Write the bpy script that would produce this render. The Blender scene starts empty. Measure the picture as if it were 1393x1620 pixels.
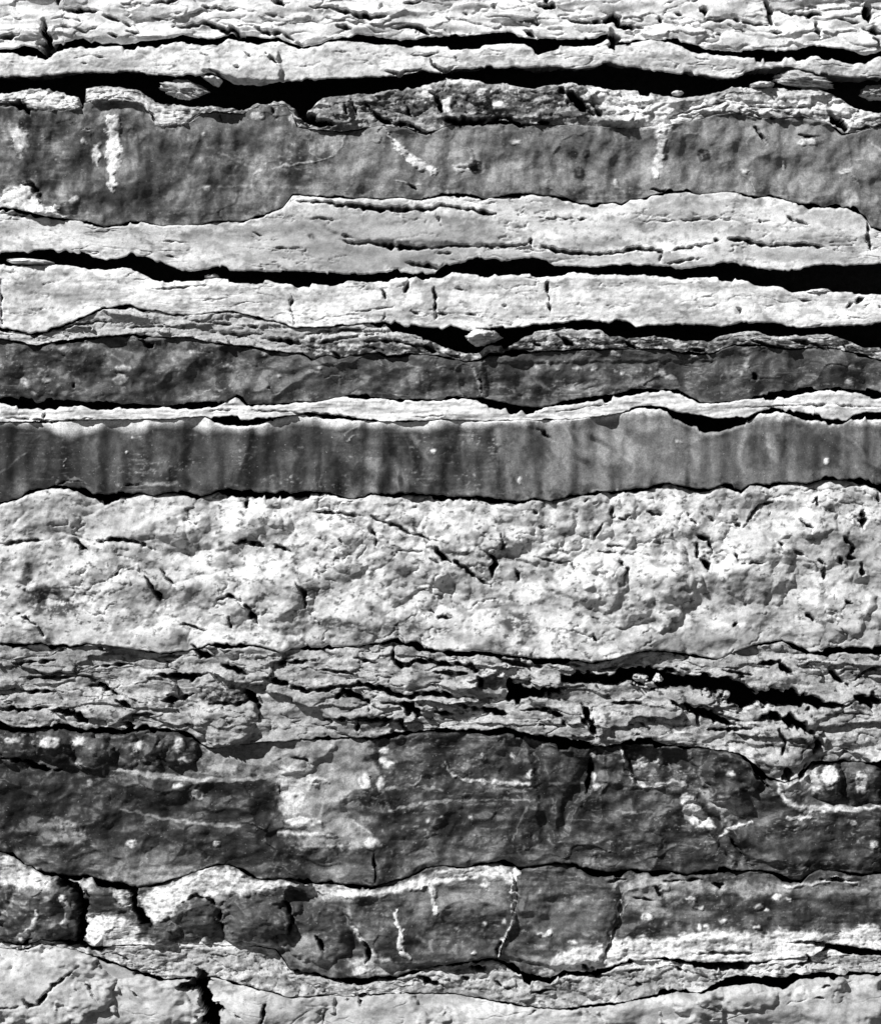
import bpy, math
import numpy as np

# ------------------------------------------------------------------ camera, sky, sun
S = 0.002                      # metres per unit of the face drawing (1 unit = 2 mm of rock)
CX, BASE = 696.5, 1720.0       # drawing centre line and drawing height of the ground
scene = bpy.context.scene
COL = scene.collection
DIST = 15.0
cam_d = bpy.data.cameras.new('camera')
cam = bpy.data.objects.new('camera', cam_d)
COL.objects.link(cam)
cam.location = (0, -DIST, (BASE - 810) * S)
cam.rotation_euler = (math.radians(90), 0, 0)
cam_d.sensor_width = 36
cam_d.lens = 36 * DIST / (1620 * S)
cam_d.clip_start = 0.1
cam_d.clip_end = 3000
scene.camera = cam

SUN_EL, SUN_AZ = math.radians(40), math.radians(42)      # azimuth: to the left of the viewer's back
world = bpy.data.worlds.new('World')
scene.world = world
world.use_nodes = True
wn, wl = world.node_tree.nodes, world.node_tree.links
sky = wn.new('ShaderNodeTexSky')
sky.sky_type = 'NISHITA'
sky.sun_disc = False
sky.altitude = 1500
sky.air_density = 0.45
sky.dust_density = 0.15
sky.sun_elevation = SUN_EL
sky.sun_rotation = math.pi + SUN_AZ
bw = wn.new('ShaderNodeRGBToBW')                          # the photograph is black and white
bg = wn['Background']
wl.new(sky.outputs[0], bw.inputs[0])
wl.new(bw.outputs[0], bg.inputs[0])
bg.inputs[1].default_value = 0.05
sun_d = bpy.data.lights.new('sun', 'SUN')
sun_d.energy = 5.0
sun_d.angle = math.radians(0.6)
sun = bpy.data.objects.new('sun', sun_d)
COL.objects.link(sun)
sun.location = (-3, -5, 8)
sun.rotation_euler = (math.radians(90) - SUN_EL, 0, -SUN_AZ)
scene.view_settings.view_transform = 'Standard'
scene.view_settings.look = 'None'
scene.view_settings.gamma = 1
scene.view_settings.exposure = 0.28

# ------------------------------------------------------------------ numeric helpers
rng = np.random.RandomState(7)
PERM = rng.permutation(1024).astype(np.int64)
ANG = rng.rand(1024) * 2 * np.pi
GXT, GYT = np.cos(ANG).astype(np.float32), np.sin(ANG).astype(np.float32)

def hsh(ix, iy, seed):
    return PERM[(PERM[(ix + seed * 131) & 1023] + iy + seed * 17) & 1023]

def perlin(x, y, seed=0):
    fx, fy = np.floor(x), np.floor(y)
    ix, iy = fx.astype(np.int64), fy.astype(np.int64)
    x = (x - fx).astype(np.float32); y = (y - fy).astype(np.float32)
    u = x * x * x * (x * (x * 6 - 15) + 10); v = y * y * y * (y * (y * 6 - 15) + 10)
    def g(i, j, a, b):
        h = hsh(i, j, seed)
        return GXT[h] * a + GYT[h] * b
    n0 = g(ix, iy, x, y); n1 = g(ix + 1, iy, x - 1, y)
    n2 = g(ix, iy + 1, x, y - 1); n3 = g(ix + 1, iy + 1, x - 1, y - 1)
    a = n0 + u * (n1 - n0); b = n2 + u * (n3 - n2)
    return (a + v * (b - a)) * 1.5

def fbm(x, y, sx, sy, octv=4, seed=0, gain=0.5):
    t, a, f = 0, 1.0, 1.0
    for o in range(octv):
        t = t + a * perlin(x / sx * f, y / sy * f, seed + o * 7)
        a *= gain; f *= 2.03
    return t

def worley(x, y, sx, sy, seed=0):
    x = x / sx; y = y / sy
    fx, fy = np.floor(x).astype(np.int64), np.floor(y).astype(np.int64)
    d1 = np.full(x.shape, 9.0, np.float32); d2 = d1.copy(); cid = np.zeros(x.shape, np.int64)
    for i in (-1, 0, 1):
        for j in (-1, 0, 1):
            h = hsh(fx + i, fy + j, seed)
            px = fx + i + 0.5 + 0.42 * GXT[h]; py = fy + j + 0.5 + 0.42 * GYT[(h * 7 + 3) & 1023]
            d = np.sqrt((px - x) ** 2 + (py - y) ** 2).astype(np.float32)
            near = d < d1
            d2 = np.where(near, d1, np.minimum(d2, d)); cid = np.where(near, h, cid)
            d1 = np.where(near, d, d1)
    return d1, d2, cid

def sstep(a, b, x):
    t = np.clip((x - a) / (b - a + 1e-9), 0, 1)
    return t * t * (3 - 2 * t)

def line_dist(px, py, pts, along=False):
    """distance to a polyline and the width carried by its nearest point"""
    best = np.full(px.shape, 1e9, np.float32); w = np.zeros(px.shape, np.float32); sl = np.zeros(px.shape, np.float32); acc = 0.0
    for (x0, y0, w0), (x1, y1, w1) in zip(pts[:-1], pts[1:]):
        dx, dy = x1 - x0, y1 - y0
        t = np.clip(((px - x0) * dx + (py - y0) * dy) / (dx * dx + dy * dy + 1e-6), 0, 1)
        d = np.hypot(px - x0 - t * dx, py - y0 - t * dy)
        m = d < best
        best = np.where(m, d, best); w = np.where(m, w0 + t * (w1 - w0), w)
        ln = math.hypot(dx, dy); sl = np.where(m, acc + t * ln, sl); acc += ln
    if along: return best, w, sl, acc
    return best, w

def poly_sd(px, py, pts):
    """signed distance to a polygon, positive inside"""
    n = len(pts)
    best = np.full(px.shape, 1e9, np.float32); ins = np.zeros(px.shape, bool)
    for i in range(n):
        (x0, y0), (x1, y1) = pts[i][:2], pts[(i + 1) % n][:2]
        dx, dy = x1 - x0, y1 - y0
        t = np.clip(((px - x0) * dx + (py - y0) * dy) / (dx * dx + dy * dy + 1e-6), 0, 1)
        best = np.minimum(best, np.hypot(px - x0 - t * dx, py - y0 - t * dy))
        if y0 != y1:
            c = (y0 > py) != (y1 > py)
            ins ^= c & (px < x0 + (py - y0) / (y1 - y0) * dx)
    return np.where(ins, best, -best)

def ell_pts(cx, cy, rx, ry, n=18):
    return [(cx + rx * math.cos(2 * math.pi * k / n), cy + ry * math.sin(2 * math.pi * k / n)) for k in range(n)]

# ------------------------------------------------------------------ materials
def new_mat(name, rough, bump, grain, spec=0.3, speck=0.0, attr=True, base=0.3):
    m = bpy.data.materials.new(name); m.use_nodes = True
    n, l = m.node_tree.nodes, m.node_tree.links
    p = n['Principled BSDF']
    p.inputs['Roughness'].default_value = rough
    p.inputs['Specular IOR Level'].default_value = spec
    tc = n.new('ShaderNodeNewGeometry')
    def noise(scale, detail, rg=0.6):
        t = n.new('ShaderNodeTexNoise')
        t.inputs['Scale'].default_value = scale; t.inputs['Detail'].default_value = detail
        t.inputs['Roughness'].default_value = rg
        l.new(tc.outputs['Position'], t.inputs['Vector'])
        return t.outputs['Fac']
    def rng_(v, a, b, c, d):
        t = n.new('ShaderNodeMapRange')
        for k, q in zip((1, 2, 3, 4), (a, b, c, d)): t.inputs[k].default_value = q
        l.new(v, t.inputs[0]); return t.outputs[0]
    def mth(op, a, b):
        t = n.new('ShaderNodeMath'); t.operation = op
        for i, q in enumerate((a, b)):
            if isinstance(q, (int, float)): t.inputs[i].default_value = q
            else: l.new(q, t.inputs[i])
        return t.outputs[0]
    if attr:
        at = n.new('ShaderNodeAttribute'); at.attribute_name = 'tone'
        c = at.outputs['Fac']
    else:
        t = n.new('ShaderNodeValue'); t.outputs[0].default_value = base; c = t.outputs[0]
    f1 = noise(210, 3); f2 = noise(60, 4)
    c = mth('MULTIPLY', c, rng_(f1, 0.33, 0.67, 1 - grain, 1 + grain))
    c = mth('MULTIPLY', c, rng_(f2, 0.33, 0.67, 1 - grain * 0.8, 1 + grain * 0.8))
    if speck:
        s = rng_(noise(150, 2), 0.69, 0.74, 0, speck)
        c = mth('ADD', c, s)
    c = mth('MINIMUM', c, 0.86)
    l.new(c, p.inputs['Base Color'])
    b = n.new('ShaderNodeBump'); b.inputs['Strength'].default_value = bump; b.inputs['Distance'].default_value = 0.004
    h = mth('ADD', noise(130, 5, 0.65), mth('MULTIPLY', noise(420, 3), 0.35))
    l.new(h, b.inputs['Height']); l.new(b.outputs[0], p.inputs['Normal'])
    return m

M_PALE = new_mat('pale_limestone', 0.9, 0.3, 0.13, 0.15)
M_DARK = new_mat('dark_chert', 0.5, 0.22, 0.26, 0.28, speck=0.2)
M_RUB = new_mat('flaky_rubble', 0.9, 0.45, 0.24, 0.15)
M_CORE = new_mat('shade_black_core', 0.95, 0.8, 0.3, 0.1, attr=False, base=0.02)  # near-black colour stands in for the deep shade of the crevices
M_GROUND = new_mat('pale_shingle', 0.95, 1.0, 0.3, 0.1, attr=False, base=0.09)

# ------------------------------------------------------------------ boundaries between the layers
def L2(*p): return list(p)

def cw(pts):
    """centre line with widths -> upper and lower lip"""
    x = [p[0] for p in pts]; y = np.array([p[1] for p in pts], float); w = np.array([p[2] for p in pts], float)
    return (x, y - w / 2), (x, y + w / 2)

def two(up, lo):
    return ([p[0] for p in up], np.array([p[1] for p in up], float)), ([p[0] for p in lo], np.array([p[1] for p in lo], float))

CRACK_A = cw([(0,82,8),(45,81,8),(72,86,7),(85,79,14),(100,75,12),(130,70,10),(155,74,10),(190,72,10),(230,70,10),(270,65,10),(290,61,14),(315,66,16),(345,67,11),(362,58,9),(385,62,14),(410,65,14),(440,63,7),(460,71,6),(481,76,8),(508,71,7),(525,64,7),(555,62,9),(565,60,16),(590,64,18),(640,69,10),(680,66,16),(720,66,22),(760,64,22),(800,60,24),(830,66,14),(850,72,24),(880,68,14),(940,66,12),(960,58,9),(975,70,9),(1000,68,5),(1027,63,4),(1058,66,5),(1085,74,6),(1113,81,10),(1154,86,12),(1206,88,14),(1240,88,14),(1289,80,17),(1320,86,23),(1350,92,24),(1366,94,16),(1393,85,8)])
C1 = two([(0,121),(60,120),(90,116),(130,113),(200,114),(260,118),(310,119),(330,112),(350,118),(370,131),(410,134),(440,128),(480,127),(530,124),(590,120),(629,121),(667,112),(698,114),(722,108),(760,106),(820,106),(850,105),(880,103),(913,108),(950,102),(968,101),(1000,106),(1030,110),(1070,115),(1110,118),(1140,123),(1165,121),(1185,113),(1210,107),(1240,105),(1260,110),(1300,118),(1330,119),(1393,121)],
         [(0,152),(30,147),(60,140),(75,141),(100,148),(125,152),(129,168),(134,168),(136,142),(160,139),(195,142),(220,147),(245,163),(270,170),(300,171),(340,172),(380,175),(395,170),(425,163),(450,163),(465,174),(480,184),(495,174),(510,158),(535,155),(560,152),(590,152),(620,144),(650,138),(680,131),(700,126),(730,127),(755,130),(775,136),(800,134),(850,140),(875,136),(900,134),(930,136),(960,144),(1000,145),(1040,153),(1078,159),(1110,154),(1140,148),(1158,139),(1200,140),(1260,141),(1300,145),(1320,153),(1345,172),(1370,180),(1393,181)])
RIM = cw([(0,164,0),(40,164,0),(60,176,0),(120,174,0),(135,162,1),(150,160,0),(200,160,0),(228,168,0),(245,190,0),(256,200,0),(300,194,0),(318,180,0),(340,177,0),(380,180,0),(395,175,0),(425,168,0),(450,168,0),(462,180,0),(470,202,0),(500,206,1),(540,208,1),(600,200,0),(640,202,1),(674,212,4),(700,203,1),(720,196,4),(760,197,5),(790,191,4),(820,197,5),(850,197,1),(930,200,0),(1000,204,0),(1050,199,0),(1090,193,0),(1130,183,0),(1160,178,0),(1200,188,1),(1230,188,0),(1270,186,0),(1310,196,0),(1330,214,6),(1347,212,1),(1393,198,1)])
B4B5 = cw([(0,332,4),(21,331,3),(62,341,3),(90,346,3),(114,348,3),(138,351,3),(165,360,4),(186,358,3),(207,351,4),(224,351,3),(258,358,3),(286,356,3),(310,356,3),(345,351,4),(379,351,4),(413,343,3),(448,329,3),(463,309,3),(498,310,5),(525,313,4),(556,315,3),(574,313,4),(605,315,4),(632,313,3),(667,317,4),(687,313,4),(701,309,5),(736,310,4),(767,315,3),(784,312,3),(815,308,4),(832,307,5),(873,311,5),(891,313,5),(918,322,4),(935,325,3),(968,321,3),(982,325,3),(996,316,3),(1023,314,3),(1030,309,3),(1065,305,4),(1085,304,4),(1106,308,2),(1150,303,2),(1161,304,5),(1192,313,5),(1199,313,3),(1216,309,5),(1230,312,5),(1244,319,4),(1271,323,5),(1302,328,5),(1340,329,4),(1361,338,3),(1371,346,5),(1376,360,3),(1393,364,5)])
C2 = two([(0,401),(45,398),(117,398),(148,405),(179,413),(193,412),(207,404),(227,404),(262,417),(283,427),(310,429),(345,421),(362,427),(396,427),(460,428),(477,429),(505,431),(546,436),(581,432),(612,429),(629,425),(634,431),(656,435),(690,431),(708,419),(736,412),(756,409),(791,412),(811,409),(842,406),(863,409),(877,419),(904,420),(940,422),(958,420),(992,418),(1030,419),(1058,419),(1068,426),(1106,420),(1137,416),(1154,416),(1182,420),(1216,426),(1247,427),(1275,421),(1309,415),(1333,417),(1393,415)],
         [(0,420),(52,424),(96,421),(138,427),(165,429),(193,425),(220,432),(241,444),(262,448),(293,446),(327,444),(362,443),(396,444),(424,446),(448,453),(460,453),(481,450),(522,455),(539,451),(553,446),(581,449),(612,446),(632,441),(660,438),(674,443),(701,441),(715,434),(736,436),(770,438),(805,436),(856,437),(891,436),(908,432),(940,437),(992,437),(1034,437),(1078,443),(1127,441),(1171,444),(1199,453),(1233,456),(1251,466),(1271,465),(1292,465),(1327,466),(1393,465)])
C3 = two([(0,519),(28,523),(52,528),(72,525),(90,518),(114,511),(138,500),(165,488),(207,481),(227,490),(248,490),(272,497),(310,497),(362,491),(389,497),(420,505),(448,510),(470,518),(520,517),(580,511),(610,508),(618,512),(625,507),(636,515),(698,521),(712,514),(740,521),(770,522),(811,518),(832,515),(856,513),(880,510),(918,505),(934,505),(961,510),(975,505),(992,507),(1006,517),(1034,512),(1061,513),(1085,512),(1116,515),(1140,518),(1178,510),(1223,508),(1244,515),(1275,517),(1302,515),(1344,513),(1378,513),(1393,510)],
         [(0,523),(28,528),(52,532),(72,528),(90,521),(114,514),(138,502),(165,490),(207,485),(227,493),(248,493),(272,500),(310,500),(362,494),(389,500),(420,508),(448,514),(470,521),(520,519),(580,513),(610,514),(620,527),(653,531),(684,538),(701,545),(712,555),(736,564),(756,562),(767,552),(800,549),(830,528),(856,524),(891,521),(913,524),(947,524),(965,534),(999,534),(1034,534),(1061,536),(1085,541),(1120,543),(1140,534),(1161,529),(1199,526),(1213,534),(1244,536),(1258,532),(1309,532),(1340,541),(1364,553),(1393,553)])
PLATE_BASE = cw([(0,536,2),(30,542,2),(60,547,2),(90,542,2),(130,537,2),(170,532,2),(210,530,2),(235,534,3),(300,534,2),(330,542,2),(400,551,2),(430,556,3),(480,560,3),(495,570,3),(519,562,2),(536,569,3),(560,562,2),(601,558,2),(612,564,2),(650,560,2),(690,563,2),(712,568,2),(736,572,2),(760,570,2),(775,562,4),(810,560,5),(835,558,3),(860,556,2),(940,553,2),(965,552,2),(1040,553,2),(1080,558,2),(1120,560,2),(1160,546,2),(1205,545,3),(1250,552,3),(1310,550,2),(1340,558,2),(1393,570,2)])
CRACK_D = two([(0,629),(17,624),(28,629),(62,635),(83,631),(114,633),(155,636),(207,637),(269,639),(317,637),(358,636),(365,631),(375,622),(385,627),(392,639),(430,637),(460,635),(505,633),(543,624),(574,623),(605,628),(667,631),(698,632),(708,626),(756,627),(780,631),(805,638),(825,641),(856,643),(884,634),(911,629),(940,625),(982,620),(1009,614),(1051,613),(1075,617),(1092,627),(1109,636),(1134,636),(1171,631),(1233,622),(1275,615),(1327,611),(1354,615),(1393,624)],
             [(0,638),(20,644),(62,644),(138,645),(172,648),(224,649),(258,648),(310,648),(345,642),(370,632),(380,635),(390,644),(430,642),(460,639),(505,637),(546,630),(581,632),(632,635),(694,637),(715,633),(753,635),(770,643),(805,649),(839,651),(873,646),(908,641),(940,638),(982,629),(1016,622),(1058,621),(1078,625),(1106,640),(1134,640),(1171,635),(1233,627),(1275,622),(1327,620),(1354,624),(1393,630)])
LENS = cw([(0,668,1),(60,668,1),(150,664,1),(250,664,1),(310,660,1),(324,659,2),(345,667,7),(375,669,13),(410,668,11),(440,661,4),(465,657,3),(480,655,3),(520,657,4),(577,664,3),(620,668,1),(700,664,1),(760,666,1),(900,664,1),(980,655,1),(1006,646,2),(1034,643,3),(1054,646,4),(1068,656,12),(1085,662,22),(1113,669,25),(1137,670,18),(1178,663,10),(1190,657,3),(1202,651,3),(1223,649,7),(1251,654,9),(1275,661,12),(1306,665,7),(1337,667,3),(1347,659,4),(1368,654,5),(1393,656,8)])
CRACK_E = cw([(0,796,4),(31,789,4),(48,779,4),(69,775,4),(90,771,5),(110,771,9),(134,778,9),(148,785,7),(169,788,4),(183,784,4),(207,784,4),(221,779,3),(241,784,4),(262,780,4),(276,779,4),(293,782,5),(310,787,5),(331,782,2),(345,776,5),(365,778,8),(389,781,8),(424,781,7),(460,782,5),(494,779,6),(519,779,5),(539,786,4),(556,791,2),(577,787,3),(587,782,5),(622,786,5),(639,782,5),(667,782,3),(701,786,5),(753,787,6),(777,791,7),(805,794,6),(818,796,4),(839,791,4),(873,793,4),(901,786,5),(940,782,4),(951,777,5),(975,779,4),(999,774,4),(1023,772,3),(1034,767,3),(1058,765,4),(1085,772,4),(1099,775,6),(1120,775,6),(1140,768,4),(1154,772,5),(1171,780,4),(1185,768,2),(1196,766,3),(1216,771,6),(1223,767,4),(1258,763,4),(1275,766,4),(1302,758,4),(1337,759,4),(1371,763,6),(1393,773,6)])
CRACK_F = cw([(0,1019,3),(21,1021,3),(66,1018,2),(76,1023,3),(114,1023,3),(145,1018,2),(190,1023,3),(224,1029,3),(252,1034,2),(276,1033,3),(303,1028,3),(320,1026,3),(331,1020,4),(355,1026,5),(396,1021,5),(424,1026,6),(445,1033,4),(460,1027,4),(501,1026,6),(536,1025,4),(577,1019,4),(608,1018,3),(619,1014,4),(646,1021,6),(681,1030,6),(722,1033,6),(763,1033,7),(791,1037,7),(825,1040,8),(849,1045,7),(880,1044,4),(913,1045,5),(934,1049,5),(965,1044,4),(989,1036,4),(1027,1029,6),(1058,1031,5),(1106,1040,4),(1133,1044,3),(1165,1030,2),(1192,1021,5),(1216,1018,4),(1237,1014,5),(1258,1025,9),(1282,1034,7),(1327,1031,7),(1393,1031,6)])
CRACK_H = cw([(0,1148,17),(21,1155,13),(69,1152,8),(103,1152,8),(127,1158,10),(165,1156,8),(200,1158,8),(234,1153,6),(276,1157,7),(303,1164,9),(316,1176,8),(330,1184,2),(380,1178,1),(450,1172,1),(563,1167,4),(591,1169,5),(625,1160,6),(653,1159,6),(701,1156,8),(729,1156,9),(770,1161,9),(798,1156,13),(825,1160,10),(856,1168,10),(894,1176,11),(925,1180,13),(940,1181,8),(965,1181,4),(989,1176,5),(1030,1174,6),(1058,1180,4),(1106,1183,4),(1147,1188,3),(1168,1193,5),(1185,1205,9),(1206,1223,9),(1216,1232,6),(1240,1238,4),(1262,1230,5),(1282,1206,3),(1333,1204,5),(1368,1207,5),(1393,1209,5)])
CRACK_I = cw([(0,1348,6),(21,1351,6),(38,1367,6),(69,1380,6),(107,1387,6),(145,1387,5),(155,1396,15),(170,1399,11),(196,1403,10),(214,1406,5),(241,1401,4),(265,1394,3),(290,1387,2),(320,1375,3),(345,1368,3),(362,1368,3),(382,1377,4),(407,1391,4),(441,1389,4),(460,1389,6),(481,1396,5),(505,1399,3),(532,1398,3),(563,1402,5),(591,1403,4),(625,1392,3),(646,1389,3),(674,1373,3),(701,1370,3),(732,1373,3),(787,1363,6),(808,1367,11),(822,1375,9),(849,1370,4),(877,1365,4),(904,1368,5),(934,1379,7),(958,1384,9),(999,1378,9),(1023,1380,7),(1061,1379,6),(1085,1384,6),(1120,1380,7),(1161,1378,4),(1199,1377,3),(1223,1382,5),(1237,1389,9),(1251,1395,10),(1266,1394,5),(1280,1382,3),(1296,1376,4),(1327,1379,5),(1361,1385,5),(1393,1382,5)])
CRACK_J = cw([(0,1489,2),(34,1496,3),(69,1484,2),(103,1489,3),(130,1492,5),(150,1500,3),(200,1495,1),(300,1494,1),(400,1497,1),(435,1500,1),(452,1520,2),(460,1535,4),(494,1541,6),(529,1549,9),(567,1554,9),(594,1547,8),(629,1547,5),(646,1540,7),(691,1528,4),(736,1520,3),(780,1517,5),(811,1531,9),(832,1546,12),(870,1550,6),(891,1537,5),(915,1539,7),(940,1540,6),(965,1535,4),(982,1525,5),(1016,1518,6),(1044,1516,7),(1068,1520,7),(1099,1523,10),(1137,1527,9),(1168,1525,9),(1206,1523,6),(1244,1518,4),(1282,1513,3),(1313,1497,11),(1337,1502,18),(1361,1506,16),(1393,1508,12)])
CRACK_K = cw([(0,1497,1),(34,1503,2),(69,1491,1),(103,1496,1),(148,1510,2),(185,1525,3),(220,1540,3),(260,1550,2),(300,1548,2),(340,1545,1),(400,1560,1),(460,1575,1),(560,1575,1),(640,1570,1),(720,1572,1),(820,1590,1),(880,1595,1),(940,1590,1),(1000,1580,2),(1068,1568,7),(1106,1568,9),(1137,1556,8),(1175,1548,10),(1206,1551,15),(1235,1554,19),(1258,1545,12),(1299,1541,6),(1344,1540,4),(1393,1538,3)])
TOPLINE = two([(0,-260),(1393,-260)], [(0,-250),(1393,-250)])
BOTLINE = two([(0,1745),(1393,1745)], [(0,1750),(1393,1750)])
BOUNDS = [TOPLINE, CRACK_A, C1, RIM, B4B5, C2, C3, PLATE_BASE, CRACK_D, LENS, CRACK_E, CRACK_F, CRACK_H, CRACK_I, CRACK_J, CRACK_K, BOTLINE]

# ------------------------------------------------------------------ cracks inside the layers: (x, y, width) runs
CR = []
def cr(w, *pts, depth=None):
    p = [(q[0], q[1], q[2] if len(q) > 2 else w) for q in pts]
    CR.append((p, depth))
# topmost pale layer
cr(2,(0,29),(15,26),(34,33)); cr(5,(0,59),(20,58),(36,55,2)); cr(9,(69,30,4),(73,55,10),(73,88,14))
cr(5,(92,-6),(92,8,3)); cr(5,(97,14),(120,17),(140,17),(160,18,2)); cr(3,(162,24),(186,33),(207,41),(220,41))
cr(5,(241,6,2),(268,3),(286,-2)); cr(2,(238,30),(268,32)); cr(5,(272,43),(293,43),(320,36,4),(348,43),(365,48,9),(385,57,12))
cr(3,(320,10),(362,15),(379,14)); cr(6,(431,-1),(448,6),(462,4,2)); cr(4,(393,38,2),(413,50,6),(445,53,3),(480,74))
cr(1.6,(83,31),(100,27),(134,36)); cr(1.6,(79,43),(110,43),(134,51),(165,40)); cr(2.5,(200,50),(224,53)); cr(4,(172,54,3),(185,60,6))
cr(5,(491,12,3),(519,13),(550,19),(584,28,7),(612,25,4)); cr(3,(532,40),(556,46,6)); cr(5,(618,45,3),(650,41,6),(680,54,9))
cr(4,(822,33),(856,38)); cr(4,(891,28),(908,34),(939,37)); cr(5,(850,6,5),(863,7,11),(877,9,8)); cr(4,(822,2),(825,7)); cr(3,(779,6),(782,14)); cr(3,(733,20),(739,25))
cr(4,(826,47),(845,58,6)); cr(5,(913,36),(954,36),(968,28,11),(982,41,8),(1020,45,3)); cr(11,(968,48,8),(969,65,12),(970,84,10))
cr(4,(985,73),(1000,68)); cr(3,(1113,31),(1134,33),(1154,28),(1189,38),(1216,40,5)); cr(6,(1111,12,7),(1113,28,3))
cr(5,(1209,-2),(1216,20),(1220,40,6)); cr(4,(1233,17,3),(1251,22),(1278,24),(1292,21,6),(1306,28,4)); cr(2.4,(1323,29),(1344,36),(1361,38))
cr(5,(1364,45),(1393,53,7)); cr(9,(1372,5),(1370,22,12),(1374,36,6)); cr(4,(1290,35),(1294,60,7)); cr(2,(1151,40),(1182,52))
cr(6,(1042,26),(1045,36)); cr(5,(1070,20),(1077,24)); cr(2,(1051,8),(1065,3)); cr(2,(1130,55),(1140,56)); cr(2.4,(1216,50),(1240,53)); cr(3,(1380,60),(1393,72))
cr(3,(640,6),(665,3)); cr(2,(690,25),(720,33)); cr(2,(420,22),(455,30)); cr(3,(20,-20),(200,-30),(420,-18)); cr(4,(500,-25),(800,-30),(1000,-20)); cr(5,(1050,-24),(1393,-36))
# slab below it
cr(3,(650,88),(674,90),(694,84)); cr(4,(680,91,3),(682,103,5),(698,112,4),(722,107,3)); cr(3,(720,91),(724,100)); cr(4,(608,112,2),(629,118,6),(667,110,2))
cr(2,(527,83),(556,84)); cr(2,(1099,93),(1120,95)); cr(3,(1010,83),(1023,85)); cr(3,(318,86),(335,92),(332,102)); cr(4,(385,84),(400,92)); cr(5,(418,86),(432,94),(441,101))
cr(3,(366,104),(380,110)); cr(4,(332,112),(350,120),(354,132)); cr(3,(130,100),(138,104)); cr(2,(150,90),(168,93))
# weathered rim
cr(7,(462,160),(478,180,14),(500,194,12),(530,197,8)); cr(6,(577,162,4),(598,186,7),(622,196,6),(648,198,7),(674,210,8))
cr(7,(698,188,8),(729,193,10),(760,193,8),(787,186,5),(808,188,6),(822,198,8),(839,196,5)); cr(6,(680,145,4),(694,162,7),(698,179,7))
cr(11,(884,140,10),(905,155,14),(924,170,10),(940,182,6)); cr(7,(852,193),(868,194)); cr(11,(1309,176,6),(1327,196,12),(1337,208,14)); cr(2.5,(1347,205),(1393,198))
cr(3,(1189,179),(1206,184)); cr(4,(1216,186),(1224,189)); cr(4,(1261,215),(1295,217)); cr(4,(1192,200,5),(1213,231,2)); cr(5,(130,140),(131,170,7))
cr(6,(8,170,4),(30,163,9),(44,176,10),(47,184,4)); cr(3,(235,170),(247,196)); cr(3,(556,160),(566,185)); cr(4,(935,165),(955,190)); cr(5,(913,150),(918,175)); cr(3,(1000,170),(1020,172))
cr(3,(1060,185),(1110,170),(1150,160)); cr(2,(1160,165),(1230,172),(1290,168)); cr(3,(545,165),(552,190)); cr(3,(640,160),(650,185),(662,195))
cr(2,(345,175),(352,195)); cr(4,(430,172),(436,188))
# grey massive layer
cr(5,(30,294,2),(52,292,5),(62,305,6),(66,318,2)); cr(3,(645,290),(660,302)); cr(2,(130,205),(145,206))
# pale layer under the grey one
cr(6,(463,318,4),(508,320,5),(543,325,6),(591,329,8),(639,332,6),(680,331,5),(701,325,3),(736,331,5),(770,338,8),(784,339,8))
cr(5,(543,379,3),(550,384,6),(567,387,5),(584,382,4),(612,389,8),(653,393,6),(687,392,3),(722,389,2.5),(753,391,3),(770,390,8),(785,391,3),(805,390,3),(839,386,3))
cr(4,(840,378),(840,392)); cr(4,(856,389),(880,396,6),(904,400),(940,402)); cr(3,(687,401),(715,401)); cr(5,(640,415,3),(660,420,5),(700,424,8))
cr(3.5,(913,400),(947,403),(982,398),(1003,394,6),(1030,394),(1049,400,5),(1042,417,3)); cr(2.5,(1051,401),(1078,393),(1103,390,4),(1127,384))
cr(6,(1130,380),(1138,381)); cr(5,(1151,378,6),(1178,381,6),(1213,389,4),(1244,388,4),(1275,387,5),(1309,394,3)); cr(3,(1050,418),(1090,412),(1115,408,2))
cr(2,(913,346),(930,347)); cr(1.8,(1016,351),(1068,350),(1130,346),(1171,351)); cr(4.5,(1196,345),(1203,353)); cr(3,(1244,343),(1254,350),(1278,355)); cr(4,(1371,350),(1372,380),(1378,400))
cr(2.5,(400,367),(416,374)); cr(2.5,(420,392),(480,394)); cr(2,(262,405),(283,408)); cr(3,(560,378),(540,372)); cr(3,(1030,300),(1065,306))
cr(2.4,(0,337),(30,341),(50,343)); cr(2,(260,382),(300,384)); cr(2,(500,345),(540,350)); cr(3,(690,340),(700,360)); cr(2,(850,345),(930,348))
# white layer
cr(3,(3,440),(3,515)); cr(2.6,(462,465),(460,490),(466,515)); cr(4,(601,458),(612,474)); cr(5,(646,446),(639,463)); cr(4,(686,453,5),(689,480,3),(688,506,4)); cr(4,(865,446,6),(867,467,2),(870,494,5))
cr(4,(794,482),(802,486)); cr(2,(553,494),(598,489),(622,486)); cr(2.4,(650,493),(667,498)); cr(2.4,(690,497),(712,497)); cr(3,(1165,486,2),(1172,497,4)); cr(5,(1338,486),(1352,478),(1364,472,8)); cr(2.6,(1262,473),(1284,477)); cr(3,(1389,483),(1393,490))
cr(2.2,(720,455),(740,460)); cr(2.2,(735,497),(760,499)); cr(2,(240,458),(330,452)); cr(3,(610,495),(604,508))
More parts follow.
